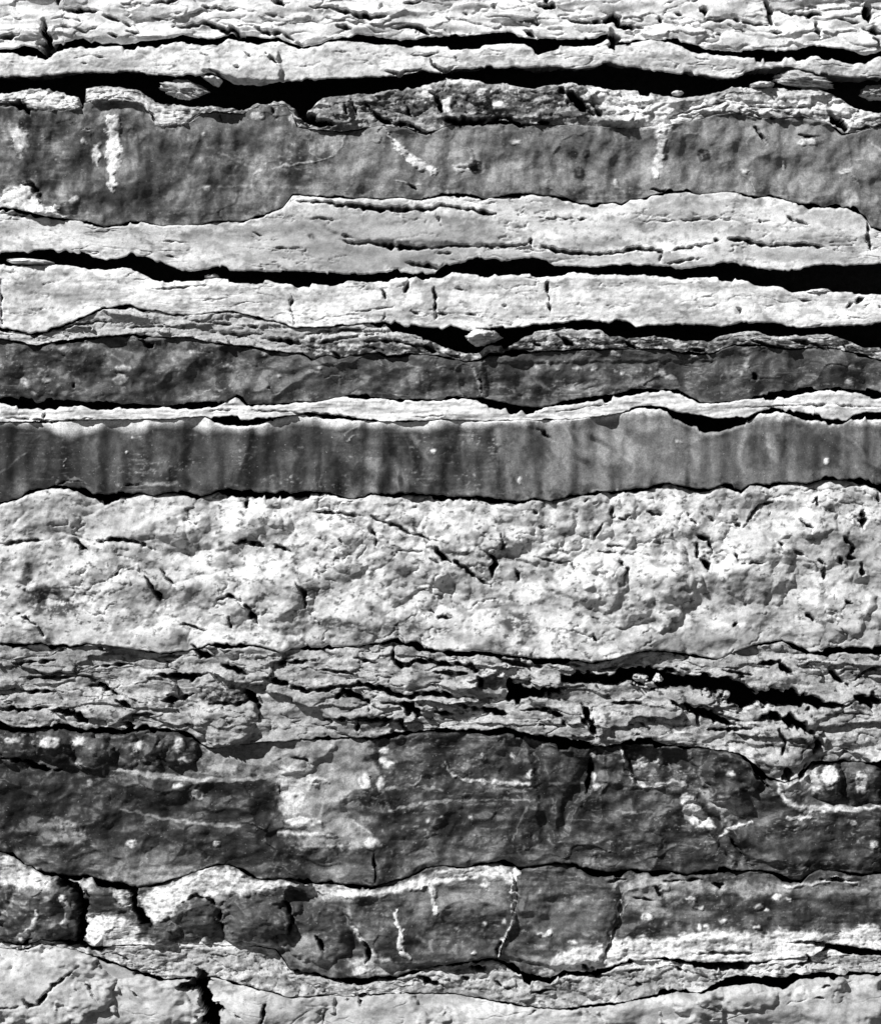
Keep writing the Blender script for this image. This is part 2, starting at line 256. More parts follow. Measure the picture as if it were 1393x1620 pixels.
# thin plates above the dark layer
cr(5,(40,528),(60,533,6)); cr(3,(58,531),(90,522),(114,515),(155,508),(190,511)); cr(5,(413,536,3),(448,539,7),(480,543,6)); cr(2.6,(190,520),(240,516),(300,520)); cr(2.4,(300,508),(350,512),(430,520))
cr(2.6,(330,525),(380,530),(420,528)); cr(3,(480,530),(520,524),(580,520)); cr(3,(500,545),(540,535),(600,528)); cr(4,(520,548),(530,560),(540,566)); cr(3,(570,540),(620,540),(660,548)); cr(4,(660,545),(690,556,6)); cr(3,(580,550),(600,552))
cr(4,(1092,552,7),(1115,556)); cr(3,(1180,535),(1210,545),(1240,550)); cr(4,(1250,538),(1290,545),(1310,556)); cr(5,(985,540),(1005,552)); cr(4,(880,530),(905,545,7)); cr(3,(1330,545),(1340,556)); cr(3,(835,540),(855,548))
# upper dark layer
cr(5,(220,537),(232,546,6),(240,548,4),(246,540,3)); cr(4,(117,606),(119,613)); cr(4,(1186,585),(1196,598,6)); cr(3,(1110,552),(1120,562)); cr(3,(760,600),(762,625)); cr(2,(180,590),(200,592)); cr(2,(95,560),(104,566))
# thin white layer
cr(2.4,(7,662),(38,662),(83,667),(148,662)); cr(6,(71,654),(71,661)); cr(5,(460,653,3),(505,657,5),(577,664,3)); cr(1.6,(1180,645),(1300,640),(1393,645)); cr(2,(880,652),(960,640)); cr(2,(330,650),(380,648)); cr(2,(400,650),(470,652)); cr(2,(660,660),(700,658))
# lower smooth dark layer
cr(3,(849,677),(873,696)); cr(2,(85,768),(110,760),(130,764)); cr(2,(190,768),(230,766))
# thick pale lumpy layer
cr(4,(0,861),(34,856),(69,854)); cr(1.6,(86,838),(117,846),(138,854)); cr(6,(117,854),(138,873)); cr(5,(145,857,3),(179,854,5),(207,854,6),(227,861,4),(248,871,2)); cr(6,(369,859,3),(396,857,6),(417,864,8)); cr(5,(432,861),(458,871,6)); cr(6,(392,787),(389,804))
cr(3,(251,897),(262,911),(272,923),(289,933)); cr(4,(224,904,2),(241,928,4),(258,952,8)); cr(5,(28,971),(57,988)); cr(4,(345,949),(362,942),(379,951)); cr(6,(390,957),(400,975,7),(412,992,2)); cr(5,(362,975),(366,995)); cr(3,(283,988),(303,990),(327,1001)); cr(4,(180,910),(190,905)); cr(3,(60,990),(72,1010))
cr(3.5,(587,818,5),(608,827),(632,832),(646,844),(667,847),(681,854),(694,856)); cr(7,(687,866,9),(701,880,7),(715,892,5)); cr(6,(718,887,7),(746,907,5),(760,920,4),(777,925,2)); cr(4,(680,882),(694,892)); cr(3,(625,871),(670,873)); cr(3,(584,835),(596,849,4),(593,870,2)); cr(6,(767,873,4),(782,883,8),(777,918,4)); cr(3,(791,839),(796,863),(789,873)); cr(4,(818,899),(820,918)); cr(2.4,(842,880),(880,890),(904,887),(911,911)); cr(5,(467,921,3),(481,935,6),(481,963,5)); cr(3,(842,808),(853,816)); cr(4,(852,834),(862,836)); cr(4,(677,964),(694,976,6),(715,978,4)); cr(4,(500,810),(540,812),(572,816)); cr(3,(535,852),(545,862))
cr(4,(966,797),(968,818),(987,821),(996,814)); cr(3.5,(954,828),(937,852)); cr(4,(1023,809),(1047,816)); cr(4,(1085,811),(1101,830)); cr(5,(1099,844),(1120,854),(1127,873)); cr(5,(1101,859),(1103,883),(1120,894,8),(1123,907,6)); cr(4,(961,863),(989,866)); cr(3,(944,873),(978,873)); cr(4,(978,887),(990,899),(984,928)); cr(4,(1182,827),(1189,811),(1206,797),(1223,794)); cr(4,(1161,825),(1173,835)); cr(3,(1109,811),(1130,825)); cr(5,(1264,825),(1282,835),(1282,845)); cr(9,(1364,808),(1364,835)); cr(4,(1230,856),(1240,870)); cr(4,(1254,870),(1275,882)); cr(4,(1292,885),(1304,894),(1301,918)); cr(6,(1361,890),(1364,911)); cr(5,(1161,876),(1168,887)); cr(6,(1275,971),(1287,982)); cr(5,(1159,990),(1165,986)); cr(4,(932,973),(947,980)); cr(5,(1333,850),(1350,866),(1340,880),(1355,885)); cr(4,(1325,880),(1332,895)); cr(4,(938,1000),(943,1016)); cr(3,(1275,800),(1290,790),(1300,806)); cr(3,(920,800),(930,790)); cr(3,(1170,893),(1210,889)); cr(4,(1388,780),(1391,800)); cr(4,(1335,950),(1346,956)); cr(4,(1180,950),(1182,960))
# platy rubble
cr(7,(245,1068,2),(276,1069,7),(303,1071,8),(324,1064,2)); cr(6,(351,1052),(372,1059,8),(393,1068,3)); cr(6,(417,1073),(448,1080),(480,1090)); cr(5,(255,1109,7),(289,1104,5),(307,1097,3)); cr(4,(34,1093),(69,1095),(100,1095)); cr(5,(134,1085,2),(158,1083),(183,1097,6)); cr(6,(186,1107),(208,1119)); cr(4,(0,1121),(34,1123),(76,1119)); cr(8,(76,1123,4),(103,1126,7),(124,1131,9),(138,1143,9)); cr(5,(196,1142),(213,1149)); cr(2.4,(200,1132),(248,1130)); cr(7,(303,1020,4),(320,1035,8),(341,1040,7)); cr(3,(252,1040),(290,1038))
cr(4,(380,1090,3),(395,1097,7),(409,1118,6),(411,1140,2)); cr(4,(330,1112),(370,1114),(395,1108))  # first run carves the boss's arc shadow on its right side
cr(5,(460,1081,6),(484,1093,5),(543,1085,4),(570,1083,5),(605,1088,6),(622,1099,8),(643,1102,4),(674,1097,5),(701,1099,8),(725,1104,6)); cr(11,(630,1110,6),(653,1121,13),(667,1133,10)); cr(3,(601,1111),(636,1114)); cr(4,(687,1126),(715,1130)); cr(5,(725,1114),(760,1123)); cr(7,(763,1121,9),(801,1131,7)); cr(7,(825,1124,4),(867,1124,5),(887,1135,8),(894,1147,8)); cr(9,(803,1072,8),(812,1095,22),(835,1098,14),(870,1094,10),(895,1088,8)); cr(7,(755,1071),(763,1088)); cr(5,(622,1018),(622,1042),(636,1054),(667,1045),(701,1050),(743,1052),(760,1057)); cr(6,(784,1040),(822,1050),(860,1054)); cr(4,(745,1056,6),(757,1060,8)); cr(3,(870,1046),(920,1054))
cr(5,(512,1138,3),(574,1138),(632,1140),(643,1154)); cr(3,(460,1198),(481,1200),(498,1216)); cr(8,(918,1133),(940,1164)); cr(4,(530,1105),(545,1095,8),(580,1108,6),(585,1125,3)); cr(3,(565,1140),(567,1165))
cr(20,(894,1075,14),(913,1072,22),(965,1074,15),(1009,1068,28),(1050,1074,31),(1075,1078,18),(1092,1080,23),(1120,1080,27),(1147,1082,34),(1171,1100,38),(1195,1103,23),(1225,1104,23),(1250,1102,28),(1275,1110,19),(1300,1114,13),(1330,1117,5), depth=95)
cr(9,(1061,1109,6),(1092,1123,10),(1127,1131,9),(1147,1143,9),(1168,1150,5)); cr(5,(1101,1124),(1103,1146)); cr(7,(920,1112,5),(934,1147,8),(944,1168,7)); cr(4,(1120,1155),(1161,1154),(1189,1152)); cr(9,(1192,1140,5),(1223,1133,8),(1258,1143,14),(1285,1159,10)); cr(13,(1351,1102,10),(1378,1111,14),(1393,1109,14)); cr(4,(968,1112),(1016,1112)); cr(6,(1284,1164,4),(1294,1178,8),(1284,1192,5)); cr(6,(1274,1208,5),(1262,1236,7)); cr(6,(1200,1050),(1230,1048),(1250,1065,9)); cr(3,(1345,1080),(1370,1060),(1393,1055)); cr(4,(1310,1055),(1335,1080)); cr(3,(1010,1142),(1028,1155)); cr(3,(1230,1150),(1240,1175),(1236,1195)); cr(5,(1310,1060),(1340,1085)); cr(3,(950,1060),(1000,1052)); cr(4,(680,1062),(740,1066)); cr(3,(500,1060),(560,1066)); cr(3,(430,1050),(500,1045)); cr(3,(560,1040),(600,1050)); cr(3,(150,1055),(210,1050)); cr(3,(20,1050),(90,1045)); cr(2.5,(30,1073),(120,1070)); cr(3,(1140,1060),(1190,1068))
# middle dark layer
cr(5,(0,1200,3),(31,1202,5),(52,1209,6),(72,1217,6),(100,1219,3)); cr(6,(1244,1216,12),(1247,1240,10)); cr(3,(592,1351),(593,1399)); cr(2,(1150,1320),(1180,1360,3)); cr(3,(1190,1225),(1215,1245)); cr(4,(936,1200,6),(930,1240,5),(924,1262,2))
# lower dark layer
cr(13,(100,1396,8),(120,1403,13),(132,1427,14),(131,1458,17),(126,1488,20), depth=60); cr(14,(210,1412,16),(213,1438,13),(230,1456,12),(238,1464,8), depth=50); cr(5,(33,1496),(55,1480)); cr(3,(784,1516,5),(794,1486,2)); cr(3,(982,1410,2),(978,1447,3),(968,1485,3),(951,1523,4)); cr(8,(1127,1398,5),(1145,1400,9)); cr(5,(1296,1390),(1316,1391),(1350,1394)); cr(4,(1036,1400),(1045,1420,6)); cr(9,(918,1525),(940,1537)); cr(4,(1096,1510),(1133,1508),(1168,1508),(1202,1508,2)); cr(2,(1244,1491),(1285,1491,5),(1313,1496,8)); cr(6,(575,1487,4),(585,1508,10),(578,1525,4)); cr(6,(500,1480,5),(514,1505,8)); cr(3,(960,1395),(990,1390)); cr(3,(1050,1393),(1110,1391)); cr(2.5,(1000,1420),(1035,1425)); cr(3,(812,1379),(812,1392)); cr(4,(1240,1530),(1280,1522),(1310,1525)); cr(5,(1275,1510),(1285,1525))  # first run: black arc shadow of the left knob, carved as a groove
cr(5,(440,1420,2),(458,1436,6),(464,1456,6),(454,1480,4)); cr(3,(352,1425,3),(348,1452,4),(356,1478,3)); cr(3,(286,1428),(310,1417,4),(334,1424,4),(346,1440,4))
# rubble under it and the boulders at the bottom
cr(4,(594,1547,6),(629,1550,4)); cr(6,(660,1545),(674,1551,8),(701,1559,4)); cr(8,(745,1530),(768,1533)); cr(5,(730,1547),(742,1549)); cr(4,(455,1534),(480,1540)); cr(5,(560,1575),(580,1573)); cr(3,(780,1550),(800,1565),(815,1560)); cr(5,(1005,1555),(1020,1560)); cr(4,(1066,1530),(1080,1535)); cr(5,(913,1541,7),(965,1545,4)); cr(3,(985,1537),(1020,1534)); cr(4,(840,1570),(880,1566)); cr(3,(1290,1560),(1310,1556))
cr(5,(38,1578),(48,1589,6),(65,1585),(83,1561),(128,1525,2)); cr(5,(138,1553,4),(158,1582,2)); cr(2,(207,1561),(227,1582)); cr(2,(0,1592),(38,1590)); cr(5,(414,1616),(418,1595),(427,1572,2)); cr(4,(210,1535),(230,1545)); cr(4,(180,1508),(205,1518)); cr(2,(365,1593),(385,1608)); cr(5,(568,1580),(572,1590)); cr(4,(1175,1608),(1178,1614)); cr(3,(510,1600),(512,1618)); cr(3,(835,1604),(848,1595)); cr(3,(1285,1575),(1300,1576))
cr(10,(283,1563,6),(300,1557,19),(318,1552,28),(326,1570,15),(334,1592,30),(336,1612,33),(333,1640,26), depth=110)

# raised or sunken shapes: (polygon, height, softness, roundness)   positive = towards the viewer
RAISE = []
def boss(cx, cy, rx, ry, h): RAISE.append(('e', cx, cy, rx, ry, h))
def step(h, soft, *pts): RAISE.append(('p', pts, h, soft))
boss(358,1132,52,44,26); boss(30,1182,34,26,14); boss(86,1182,34,28,20); boss(146,1190,32,28,20); boss(195,1186,26,28,14); boss(285,1190,30,30,20); boss(240,1185,24,26,10)
boss(1154,1225,50,42,30); boss(1309,1236,28,36,20); boss(1366,1240,26,38,20); boss(1240,1180,60,38,16); boss(560,1122,50,18,8); boss(470,1185,60,40,8)
boss(60,1440,72,56,34); boss(310,1452,40,36,24); boss(262,1476,26,20,16); boss(480,1425,34,26,-22); boss(407,1452,58,40,34); boss(170,1420,34,30,6)
boss(500,1475,60,46,16); step(16,5,(556,1462),(580,1495),(600,1525),(720,1525),(790,1512),(812,1460),(812,1385),(640,1400),(540,1415))
step(9,4,(818,1380),(975,1400),(975,1440),(950,1520),(880,1530),(790,1512),(815,1450))
boss(60,1560,120,70,30); boss(210,1590,110,50,22); boss(420,1600,100,60,26); boss(600,1610,110,40,18); boss(820,1625,160,40,18); boss(1040,1600,90,36,20); boss(1250,1595,200,60,30); boss(1160,1570,60,26,14)
boss(640,905,60,45,10); boss(840,840,60,50,12); boss(1020,920,90,70,16); boss(950,925,40,44,14); boss(940,815,34,40,12); boss(985,800,20,24,8); boss(330,830,110,34,8); boss(120,900,90,50,8); boss(430,930,50,50,8); boss(1200,900,60,60,12); boss(1290,820,30,34,10); boss(1340,960,40,40,10); boss(560,870,60,40,8); boss(720,840,50,34,8)
boss(732,250,20,18,6); boss(753,264,12,12,-5); step(5,5,(460,318),(784,345),(840,390),(543,380))
step(10,3,(318,112),(322,88),(440,84),(445,130),(380,128)); step(-20,3,(1085,1188),(985,1180),(990,1220),(1010,1242),(1080,1240),(1112,1255),(1100,1215))
step(8,4,(650,130),(700,124),(770,140),(772,190),(700,190)); step(8,4,(780,140),(890,140),(930,190),(800,190)); step(10,4,(930,140),(1080,160),(1050,196),(945,196)); step(9,4,(500,160),(550,160),(560,200),(505,200))
step(7,4,(1090,175),(1160,142),(1300,148),(1320,200),(1180,185)); step(8,3,(0,150),(128,148),(124,174),(56,174),(38,162),(0,162)); step(9,3,(136,140),(200,142),(250,165),(305,185),(298,196),(255,200),(225,165),(140,160))
step(7,3,(0,316),(48,294),(65,325),(103,345),(0,332)); step(6,4,(920,1115),(1060,1112),(1160,1150),(1110,1178),(945,1172)); step(7,4,(640,1055),(800,1060),(795,1100),(640,1098)); step(7,4,(670,1102),(760,1110),(730,1125),(665,1122))
step(6,3,(840,1080),(890,1075),(880,1092),(832,1092)); step(9,4,(1180,1118),(1330,1122),(1280,1150),(1190,1135))
step(6,5,(870,1180),(1393,1290),(1393,1375),(1180,1360),(1130,1280)); step(-4,8,(590,1170),(840,1170),(855,1240),(600,1235))
step(-8,6,(838,1175),(850,1175),(862,1230),(876,1260),(872,1340),(858,1340),(850,1260)); step(-9,6,(940,1180),(954,1190),(932,1250),(905,1280),(895,1320),(880,1320),(890,1270)); step(-10,4,(1130,1280),(1190,1370),(1165,1370),(1100,1290)); step(-5,3,(765,575),(1130,570),(1100,610),(940,625),(770,628)); boss(770,850,30,30,6)

# stains, crusts and veins of the rock, and some shading painted into its colour: (kind, geometry, tone, strength, softness)
TONE = []
def vein(t, k, soft, *pts): TONE.append(('l', [(q[0], q[1], q[2] if len(q) > 2 else 3) for q in pts], t, k, soft))
def patch(t, k, soft, *pts): TONE.append(('p', pts, t, k, soft))
def spot(t, k, soft, cx, cy, rx, ry=None):
    ry = ry or rx
    if t >= .5: rx, ry = rx * .85, ry * .8
    TONE.append(('p', ell_pts(cx, cy, rx, ry or rx), t, k, soft))
W = 0.72
# grey massive layer
patch(W,1,2,(170,183),(182,180),(190,186),(187,215),(192,240),(184,270),(178,303),(173,300),(172,268),(167,255),(170,225)); patch(W,.95,2,(148,230),(158,228),(160,245),(154,262),(146,255)); patch(0.5,.9,3,(22,205),(34,198),(46,212),(44,232),(32,246),(20,228)); spot(0.6,.9,2,133,224,6,6); spot(0.5,.8,2,140,205,8,3)
patch(W,1,2,(0,312),(21,298),(48,293),(55,305),(65,325),(90,329),(103,343),(100,348),(62,341),(21,331),(0,332))
patch(0.66,1,3,(0,150),(62,141),(110,150),(128,158),(124,174),(56,172),(38,160),(0,160)); patch(0.6,1,3,(136,142),(200,142),(240,165),(300,180),(308,190),(295,198),(255,202),(243,190),(230,168),(205,158),(150,162),(136,160))
patch(W,1,2,(608,203),(632,228),(655,250),(694,268),(688,276),(655,266),(630,240)); vein(0.5,.8,2,(543,214),(543,227),(529,245),(505,255),(481,258),(455,262),(400,275,2)); vein(0.45,.8,2,(498,207),(487,224),(490,240),(505,250)); vein(0.4,.7,3,(345,240),(380,256,4),(410,270,3)); vein(0.45,.7,2,(430,270),(450,262),(480,258)); vein(0.35,.6,2,(345,295),(400,293),(480,296))
vein(0.42,.8,1.5,(717,252,2.5),(722,241,2.5),(735,237,2.5),(745,245,2.5),(744,260,2.5)); patch(0.55,.85,3,(716,262),(728,258),(742,262),(744,272),(722,274))
for q in ((906,245,8),(915,274,10),(1113,246,10),(927,243,6),(753,268,8),(1050,248,7),(40,195,10)): spot(0.02,.8,2,q[0],q[1],q[2] + 1)
patch(W,1,6,(985,190),(1000,172),(1030,165),(1060,172),(1075,190),(1058,200),(1055,215),(1040,225),(1035,205),(1010,200)); vein(0.6,.85,4,(1048,205,14),(1044,235,12),(1040,260,16),(1036,280,8)); spot(0.6,.9,2,1275,226,18,6); vein(0.6,.8,2,(1370,222),(1393,236)); vein(0.4,.8,2,(1192,205),(1178,228),(1185,240)); spot(0.65,.9,2,1178,271,5,3); spot(0.65,.9,2,1239,261,3,8); spot(0.5,.8,2,1335,272,9,5); spot(0.42,.8,5,1340,315,16,12); spot(0.6,.9,2,328,297,4,4); spot(0.6,.9,2,118,317,9,5); spot(0.5,.8,2,322,213,4); vein(0.5,.8,2,(625,285),(650,293),(668,290)); spot(0.55,.8,2,973,290,3,10); spot(0.5,.7,2,815,225,9,4)
patch(0.22,.7,12,(560,205),(940,200),(1150,185),(1393,200),(1393,330),(1200,300),(900,300),(700,305),(520,308),(480,300))
patch(0.07,.45,14,(120,190),(260,200),(330,230),(420,330),(250,350),(110,340),(100,260)); patch(0.09,.45,12,(780,205),(850,205),(850,255),(800,260)); patch(0.1,.4,10,(880,205),(960,205),(965,280),(890,285))
# pale layers: grey discolouration
patch(0.3,.6,10,(300,370),(480,335),(620,335),(780,350),(840,385),(720,420),(480,425),(330,400)); patch(0.28,.65,5,(24,445),(60,442),(75,452),(60,465),(48,480),(38,470)); patch(0.4,.6,8,(80,455),(125,450),(135,470),(110,490),(85,480)); patch(0.4,.5,5,(130,465),(160,462),(158,475),(135,474)); patch(0.4,.6,4,(240,460),(345,455),(350,462),(250,466)); patch(0.3,.6,4,(315,456),(350,455),(352,463),(318,464)); patch(0.33,.6,6,(660,450),(710,448),(705,505),(670,500)); patch(0.4,.5,6,(780,443),(840,442),(838,450),(790,450)); patch(0.33,.6,4,(930,443),(1110,446),(1190,450),(1190,458),(1090,455),(930,450)); patch(0.38,.55,10,(470,395),(700,398),(900,405),(1100,400),(1140,412),(900,416),(700,425),(480,425)); patch(0.42,.5,8,(1150,385),(1360,398),(1360,412),(1200,412)); patch(0.2,.6,6,(690,340),(730,335),(780,345),(770,355),(740,362),(700,360)); patch(0.4,.4,9,(1080,330),(1140,320),(1140,335)); patch(0.4,.5,10,(1270,325),(1360,340),(1370,370),(1290,360)); patch(0.3,.5,8,(500,400),(640,405),(640,425),(500,425)); spot(0.1,.8,3,491,374,6,4)
patch(0.42,.6,3,(318,88),(330,84),(336,95),(330,112),(316,110)); patch(0.42,.5,6,(1000,140),(1000,95),(1010,85),(1012,98)); patch(0.4,.4,6,(60,100),(230,95),(240,112),(60,115))
patch(0.5,.5,6,(740,90),(790,92),(770,100)); patch(0.1,.6,5,(700,135),(730,134),(735,150),(712,165),(704,150)); patch(0.12,.5,6,(620,145),(650,140),(655,185),(625,175))
# rim: dark rubble blotches
for q in ((740,165,30,14),(820,160,30,16),(870,150,20,12),(940,165,20,16),(985,160,25,14),(590,165,16,12),(640,170,16,10),(770,175,24,8),(520,172,12,10),(1120,170,20,6),(1280,165,18,10),(1240,175,10,8)): spot(0.09,.7,6,*q)
for q in ((545,178,10,14),(705,165,7,18),(740,128,40,4),(765,146,12,8),(785,165,8,6),(675,150,12,20),(540,195,12,6)): spot(0.7,.9,3,*q)
patch(0.1,.6,9,(560,150),(700,135),(880,140),(950,165),(930,196),(700,196),(570,198)); patch(W,.9,6,(930,135),(1000,150),(1080,165),(1300,150),(1380,182),(1340,205),(1300,175),(1150,172),(1060,195),(1000,200),(940,160))
patch(0.13,.95,5,(305,165),(470,160),(560,150),(560,205),(470,205),(310,200)); spot(0.6,.9,2,408,185,12,6); spot(0.55,.9,2,465,190,8,8); spot(0.6,.9,2,510,168,14,6)
# plates: darker film
patch(0.3,.5,8,(0,540),(200,500),(480,525),(480,560),(230,530),(100,535)); patch(0.12,.6,5,(560,545),(690,545),(700,562),(600,556))
patch(0.085,.9,9,(480,535),(560,540),(640,535),(700,548),(760,560),(820,530),(960,530),(1100,540),(1393,545),(1393,580),(480,580)); patch(0.1,.6,8,(960,528),(1393,530),(1393,560),(960,556))
for q in ((600,535,18,4),(520,552,14,5),(860,540,14,5),(930,533,14,4),(1075,545,12,4),(1010,540,10,3),(1190,535,16,3),(1240,536,18,3),(1290,538,16,4),(1330,550,8,6),(700,553,6,4),(640,548,12,3),(560,545,12,3)): spot(0.6,.85,2,*q)
# upper dark layer marks
for q in ((865,575,6,5),(832,580,4,3),(850,581,5,3),(882,584,3,3),(915,582,4,3),(753,567,9,5),(1350,583,12,5),(1343,605,8,6),(100,552,10,4),(140,546,12,4),(195,582,14,5),(190,600,14,8),(450,557,10,4),(1103,550,9,5),(1100,563,11,3),(1047,590,9,8),(1060,598,12,5),(1180,556,10,6),(975,560,8,6),(420,560,6,2),(305,558,6,3),(275,568,5,2),(40,605,10,8),(55,622,5,3),(75,601,8,4),(60,540,14,3),(940,585,6,8),(505,583,3,3),(913,583,8,4),(985,590,5,3),(1180,575,4,10),(360,580,9,2),(443,596,7,3)): spot(0.5,.75,2.5,*q)
vein(0.5,.8,2,(746,579),(755,600,4),(760,624,4)); vein(0.25,.7,4,(845,600,4),(880,625,8),(940,605,8)); vein(0.3,.7,2,(770,616),(792,611),(812,617),(818,626)); vein(0.22,.6,5,(608,565,4),(620,585,4)); vein(0.24,.6,4,(1160,575,4),(1150,600,5)); vein(0.24,.6,6,(913,620,4),(1000,605,10),(1070,605,8))
patch(0.02,.5,7,(40,550),(80,545),(140,560),(150,580),(60,575)); patch(0.02,.5,6,(215,545),(245,550),(250,580),(225,585)); patch(0.025,.5,6,(1045,560),(1065,575),(1060,590),(1045,585)); patch(0.02,.5,6,(1160,560),(1185,550),(1180,575)); patch(0.02,.6,6,(820,620),(850,608),(900,625),(860,640)); patch(0.15,.5,10,(400,570),(540,575),(560,620),(400,625))
# lower smooth dark layer: paler right half, marks and painted shading of the flutes, white ledge at its head
patch(0.15,.8,10,(790,672),(940,672),(1060,660),(1393,668),(1393,762),(1140,770),(1000,770),(810,790)); patch(0.26,.8,14,(880,672),(1060,655),(1090,690),(1020,735),(960,745),(900,700)); patch(0.26,.5,10,(860,690),(1100,690),(1080,760),(870,770)); patch(0.06,.7,8,(1260,680),(1328,682),(1328,740),(1262,745)); patch(0.06,.6,7,(1182,690),(1212,685),(1215,740),(1180,742)); patch(0.05,.6,6,(1222,685),(1242,690),(1245,712),(1226,700)); patch(0.055,.6,8,(830,690),(872,690),(870,730),(832,728)); patch(0.06,.5,7,(955,730),(1000,740),(990,765),(960,752)); patch(0.055,.4,7,(990,685),(1060,680),(1055,710),(1000,705)); patch(0.14,.5,8,(1340,690),(1393,690),(1393,745),(1345,745))
vein(0.11,.7,9,(598,700,10),(632,748,11),(667,768,10)); vein(0.15,.7,8,(650,686,9),(680,730,10)); vein(0.22,.8,8,(784,675,9),(796,730,11),(808,785,12)); vein(0.26,.8,8,(1180,668,12),(1168,717,10),(1175,744,8)); vein(0.24,.75,8,(1214,690,9),(1223,717,10),(1251,758,10)); vein(0.22,.75,8,(1333,672,11),(1334,700,9),(1333,735,7)); vein(0.65,.9,1.5,(550,700,2),(555,691,3),(563,688,2)); spot(0.7,.9,1.5,686,714,4,3); spot(0.6,.9,2,822,762,4,8); vein(0.7,.9,1,(101,738,1.5),(104,724,2)); spot(0.6,.9,1.5,212,693,4,2); spot(0.6,.9,1.5,201,716,3); vein(0.4,.8,2,(90,765),(120,757,4),(140,766)); vein(0.3,.8,3,(185,767),(280,765,5)); spot(0.66,.9,2,1072,699,6,4); spot(0.6,.9,1.5,1306,729,4,6); vein(0.3,.7,2,(850,676),(860,688),(873,700))
patch(0.028,.55,12,(715,715),(735,700),(760,725),(735,755),(705,745)); patch(0.03,.6,8,(640,710),(660,720),(675,760),(650,745)); patch(0.03,.5,10,(0,690),(60,690),(70,750),(0,760)); patch(0.03,.5,10,(400,690),(450,690),(450,760),(395,750)); patch(0.03,.5,10,(480,690),(520,690),(520,760),(475,760)); patch(0.03,.4,10,(110,690),(145,690),(150,750),(120,750)); patch(0.03,.4,8,(200,690),(225,695),(222,730),(205,730)); patch(0.11,.4,12,(150,690),(200,690),(195,770),(150,775)); patch(0.12,.4,10,(330,690),(370,690),(370,770),(320,770))
# thick pale layer: dark lichen-like stains
patch(0.1,.75,7,(32,950),(55,930),(90,928),(114,950),(136,957),(114,970),(90,976),(60,972),(38,960)); spot(W,.9,4,80,952,12,8); patch(0.12,.7,6,(232,925),(250,930),(262,948),(258,962),(246,955)); patch(0.1,.75,5,(388,955),(400,955),(410,980),(398,978)); spot(0.14,.7,5,365,988,9,12); patch(0.09,.75,5,(490,985),(520,976),(560,983),(600,995),(590,1001),(520,999)); patch(0.1,.7,5,(598,992),(620,982),(655,982),(676,996),(650,1002),(605,1001)); patch(0.1,.75,9,(782,985),(800,970),(830,968),(850,985),(835,1008),(805,1002)); spot(0.2,.6,6,777,1014,12,6); spot(0.2,.6,6,735,1008,14,8); spot(0.12,.7,8,1340,872,20,26); spot(0.16,.6,7,1030,984,16,9); spot(0.2,.6,8,1202,955,20,10); spot(0.15,.6,6,1222,970,8,10); spot(0.16,.6,7,1210,797,18,10); spot(0.2,.5,10,1100,985,10,20); patch(0.22,.55,10,(1060,1000),(1200,1000),(1180,1030),(1060,1025),(960,1035),(1000,1015)); spot(0.3,.5,8,235,842,18,6); spot(0.25,.5,6,800,810,16,5); patch(0.35,.5,14,(20,800),(230,790),(260,850),(60,850)); spot(0.33,.5,10,110,880,16,12); patch(0.35,.45,14,(1140,840),(1260,830),(1290,880),(1180,880)); spot(0.33,.5,10,960,820,16,14); patch(0.4,.5,16,(840,800),(940,800),(900,840)); patch(0.3,.5,8,(700,1000),(780,1010),(770,1025),(690,1020)); patch(0.3,.5,10,(935,985),(1000,985),(990,1020),(940,1015)); spot(0.25,.5,5,70,1000,30,6); patch(0.2,.55,9,(470,985),(690,982),(700,1003),(480,1004)); patch(0.28,.5,12,(0,1000),(260,1003),(280,1022),(0,1018)); patch(0.25,.55,14,(1000,1000),(1393,985),(1393,1030),(1000,1030)); patch(0.3,.5,14,(1140,930),(1260,940),(1250,985),(1150,985)); patch(0.3,.45,12,(1290,850),(1393,850),(1393,930),(1310,920)); patch(0.35,.5,6,(460,1018),(620,1010),(640,1020),(500,1026))
# rubble: darker patches, one painting the arc shadow over the boss
patch(0.16,.6,9,(0,1025),(120,1028),(220,1035),(180,1055),(90,1052),(0,1045)); patch(0.2,.5,9,(0,1055),(120,1050),(140,1075),(10,1075)); patch(0.06,.8,5,(310,1100),(330,1090),(370,1087),(392,1100),(380,1110),(320,1112)); patch(0.3,.6,10,(380,1100),(560,1095),(590,1150),(480,1175),(420,1190)); spot(0.15,.6,6,1225,1060,20,14); spot(0.12,.6,6,775,1080,20,12); spot(0.15,.6,8,560,1105,30,8); patch(0.12,.6,6,(1240,1160),(1290,1165),(1280,1190),(1250,1185)); spot(0.2,.5,8,970,1170,40,6); spot(0.18,.5,6,390,1185,16,14); spot(0.15,.6,6,360,1195,26,16); spot(0.15,.6,5,415,1205,12,10); spot(0.16,.6,6,545,1120,16,10)
